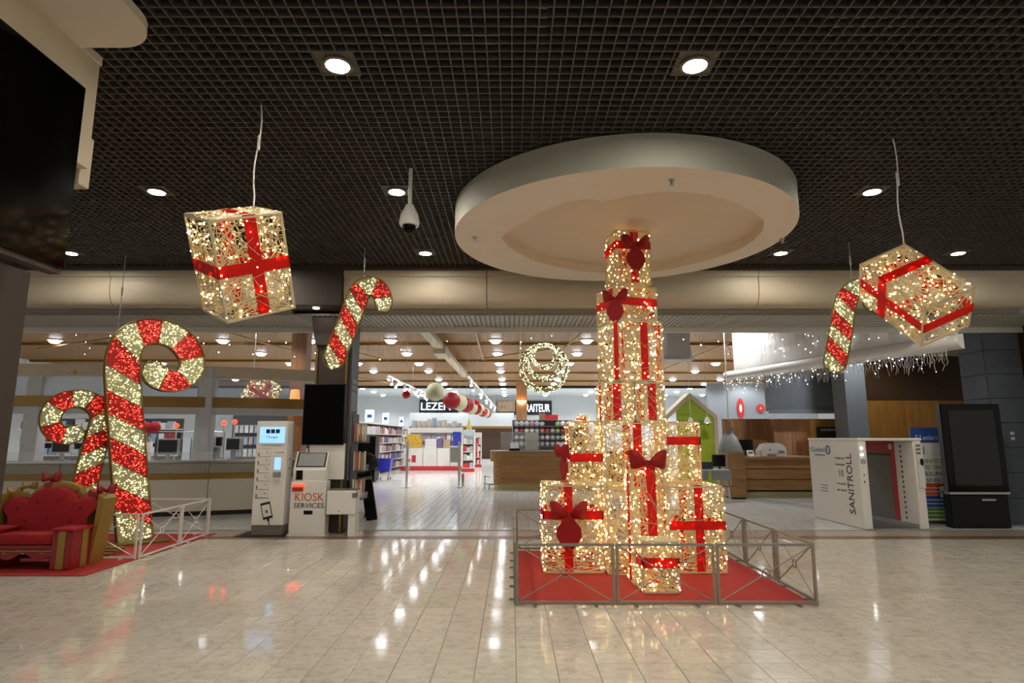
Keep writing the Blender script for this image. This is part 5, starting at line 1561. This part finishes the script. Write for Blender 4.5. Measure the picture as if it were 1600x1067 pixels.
MB().box(-0.75, 0.55, 0.0, 0.012, 0.02, 0.62).build('glass_front', 'glass_clear', gl)
MB().box(0.1, 0.5, 0.2, 0.55, 0.02, 0.6).build('steel_machine', 'steel', gl)
# rack of round lids behind the counter
rx0, rx1 = D(800, 680, 23.5).x, D(895, 680, 23.5).x
rk = thing('crockery_rack', 'grey rack with rows of round lids behind the bar counter', 'rack', (rx0, 23.5, 0))
RW = rx1-rx0
MB().box(0, RW, 0.3, 0.35, 0, 2.35).build('back_panel', 'grey_dark', rk)
for k in range(4):
    MB().box(0, RW, 0, 0.3, 1.35 + k*0.25, 1.37 + k*0.25).build('shelf', 'steel', rk)
for s in (0, RW-0.04): MB().box(s, s+0.04, 0, 0.3, 0, 2.35).build('side', 'grey_plastic', rk)
lidm = {}
for col in ('d8d8d8', 'c08088', '9ab070', 'a8b0b8', 'b04848'):
    lidm[col] = MB().lathe([(0.001, -0.02), (0.09, -0.02), (0.095, 0.0), (0.06, 0.03), (0.001, 0.035)], 14, M=Matrix.Rotation(R(90), 4, 'X')).mesh('round_lid', mat('lid_' + col, '#' + col, 0.3))
lab = {'d8d8d8': 'white', 'c08088': 'pink', '9ab070': 'green', 'a8b0b8': 'grey', 'b04848': 'red'}
for k in range(4):
    for j in range(11):
        if k == 3 and j in (6, 7): continue
        col = pr.choice(['d8d8d8', 'd8d8d8', 'a8b0b8', 'a8b0b8', 'c08088', '9ab070', 'b04848']) if k > 1 else pr.choice(['a8b0b8', 'd8d8d8', 'a8b0b8'])
        o = bpy.data.objects.new('round_lid', lidm[col]); COL.objects.link(o)
        o.location = (rx0 + 0.17 + (RW-0.34)*j/10, 23.6, 1.37 + k*0.25 + 0.097)
        tag(o, lab[col] + ' round lid, ' + ORD[j] + ' from left on the ' + ('lowest', 'second lowest', 'second highest', 'top')[k] + ' rack shelf', 'lid', 'round lids on the rack')
c = D(860, 658, 24.2)
product('red_box', 'red box on top of the crockery rack', 'box', None, (c.x, 23.65, 2.352), (0.5, 0.25, 0.2), 'b83038')
c = D(846, 655, 24.2)
product('brown_box', 'brown box beside the red box on the rack', 'box', None, (c.x, 23.65, 2.352), (0.22, 0.25, 0.26), '8a6a58')
c = D(908, 664, 22)
gift_box('display_gift', 'small lit white gift with dark ribbon beyond the bar counter', (c.x, 22, 2.12), 0.34, 0.3, 0.34, R(20), [('v', 0.0), ('h', 0.17)], [], 71, 160, rot=(0, R(18), R(20)), lw=0.06, lr=0.014)
stn = thing('tall_plinth', 'brown display plinth carrying the small white gift', 'plinth', (c.x, 22.0, 0))
MB().rbox(-0.2, 0.2, -0.2, 0.2, 0, 1.95, 0.02).build('column', 'wood_brown', stn)
MB().rbox(-0.25, 0.25, -0.25, 0.25, 1.95, 2.05, 0.02).build('top', 'wood_brown', stn)

# ================================================================ SHOP: RIGHT
# house shaped stand
HY = 20.6
hp = [D(x, y, HY) for x, y in ((1036, 652), (1076, 614), (1119, 650), (1119, 700), (1036, 700))]
hs = thing('house_frame', 'pale house shaped frame with lime green panel', 'display stand', (hp[0].x, HY, 0))
L0 = [(p.x - hp[0].x, p.z) for p in hp]
L0[3] = (L0[2][0], 0.0); L0[4] = (0.0, 0.0)
def inner(k):
    cx_ = L0[2][0]/2; cz_ = 1.9
    return [(cx_ + (x-cx_)*k, (cz_ + (z-cz_)*k) if z > 0 else 0.0) for x, z in L0]
I0 = inner(0.86)
fm = MB()
for i, j in ((4, 0), (0, 1), (1, 2), (2, 3)):
    fm.ext([L0[i], L0[j], I0[j], I0[i]], -0.12, 0.6, 'y')
fm.build('frame', 'plaster', hs)
g0 = D(1058, 690, HY).x - hp[0].x
MB().ext([(g0, 0.05), (I0[2][0]-0.01, 0.05), (I0[2][0]-0.01, I0[2][1]), (I0[1][0], I0[1][1]-0.01), (g0, I0[1][1] - (I0[1][0]-g0)*0.9)], -0.06, -0.02, 'y').build('green_panel', 'lime', hs)
text('house_lettering', 'MAISON', 0.22, 'print_black', hs, TF(D(1083, 661, HY).x - hp[0].x, -0.065, D(1083, 661, HY).z), D(1107, 661, HY).x - D(1060, 661, HY).x, label='black lettering MAISON')
text('house_lettering', 'POUR VOTRE', 0.1, 'print_green', hs, TF(D(1070, 648, HY).x - hp[0].x, -0.065, D(1070, 648, HY).z), 0.4)
for px, py, wd in ((1079, 657, 'left'), (1105, 656, 'right')):
    c = D(px, py, HY - 0.6)
    r = thing('pendant_lamp', wd + ' small white pendant lamp before the green panel', 'lamp', (c.x, HY - 0.6, c.z))
    MB().lathe([(0.12, -0.1), (0.06, 0.05), (0.02, 0.1), (0.001, 0.1)], 14).build('shade', 'white_matte', r, True)
    MB().tube([(0, 0, 0.1), (0, 0, 5.19 - c.z)], 0.006, 5).build('cord', 'white_matte', r)
    MB().sph((0, 0, -0.06), 0.05, 8, 6).build('bulb', 'led_white_lamp', r)
# reception desk
RY = 17.5
a_ = D(1162, 745, RY); b_ = D(1272, 745, RY)
rd = thing('reception_desk', 'wooden reception desk with plank front and pale base at right', 'desk', (a_.x, RY, 0))
W_ = b_.x-a_.x
zt = D(1200, 713, RY).z
MB().box(0, W_, 0.06, 0.8, 0.0, 0.17).build('base_panel', 'pale_gold', rd)
MB().box(0, W_, 0.04, 0.8, 0.17, 0.20).build('base_rail', 'black_matte', rd)
hp_ = (zt - 0.06 - 0.20)/3
for k in range(3):
    MB().box(0, W_, 0, 0.8, 0.20 + k*hp_ + 0.02, 0.20 + (k+1)*hp_).build('plank', 'wood_counter', rd)
    if k: MB().box(0, W_, 0.02, 0.8, 0.20 + k*hp_, 0.20 + k*hp_ + 0.02).build('groove', 'black_matte', rd)
    MB().box(0.02, 0.14, -0.004, 0.0, 0.20 + (k+1)*hp_ - 0.01, 0.20 + (k+1)*hp_ + 0.005).build('brass_tab', 'brass', rd)
MB().box(-0.03, W_, -0.05, 0.85, zt-0.06, zt).build('worktop', 'wood_pale', rd)
MB().tube([(-0.05, -0.02, 0.15), (0.25, -0.22, 0.15), (0.28, -0.22, 0.02)], 0.02, 8).build('foot_rail', 'chrome', rd, True)
en = thing('desk_end_cabinet', 'tall wooden end cabinet left of the reception desk', 'cabinet', (D(1134, 740, RY).x, RY - 0.35, 0))
MB().rbox(0, a_.x - en.location.x - 0.06, 0, 0.9, 0.05, 1.32, 0.015).build('body', 'wood_counter', en)
MB().box(0.03, a_.x - en.location.x - 0.09, 0.03, 0.87, 0.0, 0.05).build('plinth', 'black_matte', en)
MB().rbox(0.02, a_.x - en.location.x - 0.08, -0.012, 0, 0.1, 1.28, 0.004).build('door', 'wood_counter', en)
c = D(1206, 704, RY + 0.3)
pn = thing('desk_printer', 'white printer on the reception desk', 'printer', (c.x, RY + 0.15, zt))
MB().ext([(-0.36, 0.0), (0.36, 0.0), (0.34, 0.24), (0.25, 0.34), (-0.22, 0.34), (-0.36, 0.15)], 0.0, 0.45, 'y').build('body', 'white_gloss', pn)
MB().box(-0.18, 0.2, 0.05, 0.4, 0.342, 0.37).build('feeder', 'wall_light', pn)
MB().box(0.12, 0.3, -0.006, 0, 0.08, 0.16).build('panel', 'grey_plastic', pn)
MB().box(-0.18, 0.06, -0.08, 0.0, 0.05, 0.07).build('tray', 'grey_plastic', pn)
MB().lathe([(0.001, 0), (0.02, 0), (0.02, 0.008), (0.001, 0.008)], 10, M=Matrix.Translation((-0.12, 0, 0.18)) @ Matrix.Rotation(R(90), 4, 'X')).build('button', 'print_black', pn)
c = D(1163, 700, RY + 0.3)
mo = thing('desk_monitor', 'black monitor on the left end of the reception desk', 'monitor', (c.x + 0.08, RY + 0.35, zt))
MB().rbox(-0.24, 0.2, 0, 0.05, 0.07, 0.47, 0.01).build('casing', 'black_plastic', mo)
MB().box(-0.22, 0.18, -0.004, 0, 0.09, 0.45).build('screen', 'screen_off', mo)
MB().box(-0.05, 0.03, 0.01, 0.04, 0.0, 0.1).build('stand', 'black_plastic', mo)
c = D(1174, 708, RY)
te = thing('card_terminal', 'small white card terminal beside the black monitor', 'terminal', (c.x, RY + 0.05, zt))
MB().ext([(-0.06, 0.0), (0.08, 0.0), (0.10, 0.14), (0.05, 0.17)], -0.09, 0.09, 'x').build('body', 'white_gloss', te)
MB().ext([(-0.02, 0.10), (-0.01, 0.09), (0.075, 0.14), (0.07, 0.155)], -0.06, 0.06, 'x').build('keypad', 'grey_dark', te)
# wood partitions behind the desk
for px0, px1, mt_, lb, yy in ((1130, 1208, 'wood_brown', 'dark wooden partition behind the reception desk', 19.2), (1209, 1266, 'wood_pale', 'pale wooden partition behind the reception desk', 19.0), (1267, 1330, 'wood_orange', 'ochre wooden partition with black notice board', 18.4)):
    pa = thing('wood_partition', lb, 'partition', (D(px0, 680, yy).x, yy, 0))
    W_ = D(px1, 680, yy).x - pa.location.x
    H_ = D(px0, 656, yy).z
    n = 2
    for k in range(n):
        MB().rbox(W_*k/n + 0.004, W_*(k+1)/n - 0.004, 0, 0.08, 0.0, H_, 0.006).build('board', mt_, pa)
    MB().box(0, W_, -0.01, 0.09, H_, H_+0.03).build('top_trim', mt_, pa)
c = D(1279, 684, 18.3); d_ = D(1323, 667, 18.3)
nb = thing('notice_board', 'black notice board with white line on the ochre partition', 'sign', (c.x, 18.33, c.z))
MB().rbox(0, d_.x-c.x, 0, 0.05, 0, d_.z-c.z, 0.005).build('board', 'black_matte', nb)
text('notice_text', 'INFORMATION', 0.09, 'white_matte', nb, TF((d_.x-c.x)/2, -0.003, (d_.z-c.z)*0.72), (d_.x-c.x)*0.75)
# cone lamp
c = D(1136, 705, 16.6)
cl_ = thing('cone_hood', 'grey cone shaped hood hanging left of the reception desk', 'lamp', (D(1140, 690, 16.6).x, 16.6, D(1140, 706, 16.6).z))
MB().lathe([(0.32, 0.0), (0.30, 0.12), (0.20, 0.38), (0.10, 0.5), (0.09, 0.62), (0.001, 0.62)], 24).build('shade', 'grey_plastic', cl_, True)
MB().lathe([(0.12, 0.62), (0.12, 0.85), (0.001, 0.85)], 16).build('collar', 'wood_pale', cl_, True)
MB().tube([(0, 0, 0.85), (0, 0, 5.19 - cl_.location.z)], 0.015, 6).build('cord', 'white_matte', cl_)
# table, monitor and chairs
tb_ = thing('side_table', 'pale topped table behind the tower at right', 'table', (D(1118, 730, 17.2).x, 17.2, 0))
MB().rbox(-0.65, 0.3, -0.3, 0.4, 0.78, 0.81, 0.01).build('table_top', 'wall_light', tb_)
for x in (-0.6, 0.25):
    for y in (-0.25, 0.35):
        MB().tube([(x, y, 0), (x, y, 0.78)], 0.02, 8).build('leg', 'steel', tb_)
dm = thing('table_monitor', 'dark monitor on the pale table beside the cone hood', 'monitor', (D(1124, 720, 17.3).x, 17.3, 0.81))
MB().rbox(-0.2, 0.18, 0, 0.05, 0.06, 0.40, 0.01).build('casing', 'grey_dark', dm)
MB().box(-0.18, 0.16, -0.004, 0, 0.08, 0.38).build('screen', 'screen_off', dm)
MB().box(-0.04, 0.04, 0.01, 0.04, 0, 0.08).build('stand', 'grey_dark', dm)
def chair(label, x, y, rz):
    r = thing('tub_chair', label, 'chair', (x, y, 0), rz, 'chairs at the pale table')
    MB().lathe([(0.001, 0.40), (0.23, 0.40), (0.25, 0.44), (0.23, 0.47), (0.001, 0.47)], 20).build('seat', 'wood_brown', r, True)
    MB().lathe([(0.25, 0.58), (0.27, 0.58), (0.28, 0.82), (0.26, 0.82), (0.25, 0.58)], 16, a0=R(200), a1=R(340)).build('backrest', 'grey_plastic', r, True)
    for a in (45, 135, 225, 315):
        MB().tube([(0.2*math.cos(R(a)), 0.2*math.sin(R(a)), 0.41), (0.25*math.cos(R(a)), 0.25*math.sin(R(a)), 0.0)], 0.012, 6).build('leg', 'chrome', r)
    for a in (205, 335):
        MB().tube([(0.24*math.cos(R(a)), 0.24*math.sin(R(a)), 0.44), (0.265*math.cos(R(a)), 0.265*math.sin(R(a)), 0.60)], 0.012, 6).build('back_post', 'chrome', r)
chair('grey tub chair nearest the cone hood', D(1126, 750, 16.4).x, 16.4, 0)
chair('grey tub chair partly hidden by the gift tower', D(1090, 750, 16.5).x, 16.5, R(25))
product('blue_bag', 'dark blue bag lying on the pale table', 'bag', None, (D(1101, 718, 17.2).x, 17.2, 0.812), (0.36, 0.25, 0.2), '30364a')
# small yellow sign by slate pillar
c = D(1530, 560, 14.5)
ys = thing('yellow_sign', 'small yellow sign left of the slate pillar', 'sign', (c.x, 14.5, c.z))
MB().rbox(-0.18, 0.12, 0, 0.04, -0.12, 0.1, 0.005).build('plate', mat('sign_yellow', '#b89a1e', 0.5), ys)
MB().tube([(-0.03, 0.02, 0.1), (-0.03, 0.02, 5.18 - c.z)], 0.008, 5).build('rod', 'steel', ys)

# ================================================================ SHOP: HANGING DECORATIONS
# ball garland
GP = [((680, 612), 14.5, 22.0), ((706, 626), 13.5, 24.2), ((718, 629), 12.5, 26.5), ((729, 633), 11.5, 29.0), ((736, 637), 10.5, 31.5), ((743, 638), 9.5, 34.0), ((749, 640), 8.8, 36.5), ((754, 643), 8.0, 39.0), ((758, 645), 7.4, 41.5), ((761, 646), 6.8, 44.0)]
for k, ((px, py), r, Y) in enumerate(GP):
    c = D(px, py, Y)
    red = k % 2 == 1
    rr = r*Y/950
    b_ = thing('paper_ball', ['first and nearest', 'second', 'third', 'fourth', 'fifth', 'sixth', 'seventh', 'eighth', 'ninth', 'last and farthest'][k] + (' dark red' if red else ' cream') + ' ball in the hanging garland', 'ball', c, 0, 'balls of the hanging garland')
    MB().sph((0, 0, 0), rr, 24, 16).build('ball', cloth_mat('ball_red', '#a01420', 0.3) if red else cloth_mat('ball_cream', '#c9c9a8', 0.3), b_, True)
    MB().tube([(0, 0, rr), (0, 0, (5.19) - c.z)], 0.01, 5).build('wire', 'steel', b_)
for px, py, r, Y, wd in ((635, 617, 6.5, 21, 'left of the cream garland ball'), (745, 629, 4, 26, 'above the ball garland'), (757, 645, 3.5, 30, 'at the end of the right spot track')):
    c = D(px, py, Y); rr = r*Y/950
    b_ = thing('red_bauble', 'red bauble hanging ' + wd, 'bauble', c)
    MB().sph((0, 0, 0), rr, 18, 12).build('ball', mat('bauble_red', '#b01818', 0.15), b_, True)
    MB().tube([(0, 0, rr), (0, 0, 5.19 - c.z)], 0.006, 5).build('thread', 'steel', b_)
c = D(733, 663, 25)
yb = thing('paper_bell', 'yellow paper bell hanging below the ball garland', 'decoration', c)
MB().lathe([(0.12, -0.22), (0.08, -0.05), (0.04, 0.15), (0.001, 0.2)], 14).build('bell', mat('bell_yellow', '#c8b860', 0.6), yb, True)
MB().tube([(0, 0, 0.2), (0, 0, 5.19 - c.z)], 0.006, 5).build('thread', 'steel', yb)
# nested ring ball
RY_ = 14.0
c0 = D(850, 537, RY_)
s_ = (D(851, 560, RY_) - D(850, 560, RY_)).length
rg = thing('ring_light_ball', 'round hanging light of nested glowing crescent rings', 'light decoration', (c0.x, RY_, c0.z))
gg = random.Random(9)
for k, (rp, tw) in enumerate(((35.5, 7.5), (26.5, 6.5), (17.5, 5.5))):
    rr = rp*s_; 
    mb = MB(); le = MB()
    pts = []; ra = []
    for i in range(48):
        a = 2*math.pi*i/48
        pts.append((rr*math.sin(a), 0.03*k, -rr - 2*s_ + rr*math.cos(a)))
        ra.append(tw*s_*(0.55 + 0.40*(1-math.cos(a))/2)*0.62)
    mb.tube(pts, ra, 8, True)
    t_ = mb.build('ring', 'tinsel_white', rg, True)
    for _ in range(int(260*rp/36)):
        a = gg.random()*2*math.pi; b2 = gg.random()*math.pi*2
        q = tw*s_*(0.55 + 0.40*(1-math.cos(a))/2)*0.64
        le.ico(((rr + q*math.cos(b2))*math.sin(a), 0.03*k - q*abs(math.sin(b2)), -rr - 2*s_ + (rr + q*math.cos(b2))*math.cos(a)), 0.011)
    le.build('ring_lights', 'led_ball', t_, kind='stuff')
MB().tube([(0, 0, 0), (0, 0, 5.19 - c0.z)], 0.006, 5).build('wire', 'steel', rg)
# spot tracks
def track(label, p, q, n):
    r = thing('spot_track', label, 'track light', p)
    d = Vector(q) - Vector(p)
    MB().bar((0, 0, 0), d, 0.08, 0.06).build('track', 'white_matte', r)
    for k in range(3):
        t = d*(k/2)
        MB().tube([t, (t.x, t.y, 5.19 - p.z)], 0.008, 5).build('wire', 'steel', r)
    for k in range(n):
        c = d*((k+0.5)/n)
        h_ = MB().tube([c + Vector((0, 0, -0.05)), c + Vector((0.06*(-1)**k, -0.12, -0.28))], 0.06, 10).build('spot_head', 'white_matte', r, True)
        MB().sph(c + Vector((0.062*(-1)**k, -0.125, -0.29)), 0.055, 10, 8).build('spot_lamp', 'led_white_lamp', h_, True)
track('left white spot track over the long gondola', G(605, 587, 4.1), G(672, 618, 4.1), 8)
track('right white spot track over the main aisle', G(730, 587, 4.1), G(775, 637, 4.1), 10)
# icicle lights
def icicle(label, p, q, n, lmin, lmax, dens, grp, seed, led_r=0.007, wire='thread', wr=0.0025):
    g = random.Random(seed)
    p = Vector(p); q = Vector(q)
    r = thing('icicle_lights', label, 'string lights', p, 0, grp)
    d = q-p
    MB().tube([(0, 0, 0), d], 0.006, 5).build('cable', wire, r)
    w_ = MB(); le = MB()
    for k in range(n):
        b_ = d*((k + g.random()*0.6 + 0.2)/n)
        L = g.uniform(lmin, lmax)
        m = 4
        pts = [b_ + Vector((g.uniform(-.025, .025), g.uniform(-.02, .02), -L*i/m)) for i in range(m+1)]
        pts[0] = b_
        w_.tube(pts, wr, 3)
        for i in range(1, m+1):
            if g.random() < dens: le.ico(pts[i], led_r*(0.7 + 0.7*g.random()))
    w_.build('strands', wire, r, kind='stuff')
    le.build('light_points', 'led_cool', r, kind='stuff')
mat('strand_clear', '#b9b3a4', 0.4)
IX = [-9.0, -6.4, -3.7, -1.0, 1.7, 4.4, 6.4]
IN = ['leftmost', 'second', 'third', 'fourth', 'fifth', 'sixth']
for k in range(6):
    icicle(IN[k] + ' from left of the faint icicle strings behind the soffit', (IX[k], 12.33, 3.852), (IX[k+1]-0.02, 12.33, 3.852), 24, 0.15, 0.62, 0.10, 'icicle strings behind the soffit', 80+k, 0.011, 'strand_clear')
nn_ = 4
for k in range(nn_):
    e0 = (pA - dr*0.2).lerp(pB, k/nn_) + nr*0.22; e1 = (pA - dr*0.2).lerp(pB, (k+1)/nn_) + nr*0.22
    e0.z = e1.z = 3.28
    icicle(['farthest', 'second farthest', 'second nearest', 'nearest'][k] + ' icicle string along the white diagonal bulkhead', e0, e1, 60, 0.12, 0.42, 0.09, 'icicle strings on the bulkhead', 90+k, 0.009, 'white_matte', 0.004)
    e0 = e0.copy(); e1 = e1.copy(); e0.z = e1.z = 4.2
    e0 -= nr*0.14; e1 -= nr*0.14
    icicle(['farthest', 'second farthest', 'second nearest', 'nearest'][k] + ' upper light string before the white bulkhead', e0, e1, 16, 0.3, 0.7, 0.18, 'upper strings on the bulkhead', 100+k, 0.011, 'white_matte')

# white funnel vent under the shop ceiling
for px0, px1, wd, Y in ((1037, 1084, 'right of the gift tower', 16.0),):
    x0 = D(px0, 530, Y).x; x1 = D(px1, 530, Y).x; zb = D(px0, 562, Y).z
    r = thing('ceiling_funnel', 'pale funnel shaped vent under the shop ceiling ' + wd, 'vent', ((x0+x1)/2, Y, zb))
    hw = (x1-x0)/2
    MB().ext([(-hw, 0.05), (hw, 0.05), (hw*0.8, 0.12), (hw*0.72, 0.5), (hw*0.95, 5.19-zb), (-hw*0.95, 5.19-zb), (-hw*0.72, 0.5), (-hw*0.8, 0.12)], 0.0, 0.5, 'y').build('body', 'wall_light', r)
    MB().rbox(-hw*1.05, hw*1.05, -0.04, 0.54, 0.0, 0.05, 0.02).build('flange', 'white_matte', r)
bpy.context.view_layer.update()
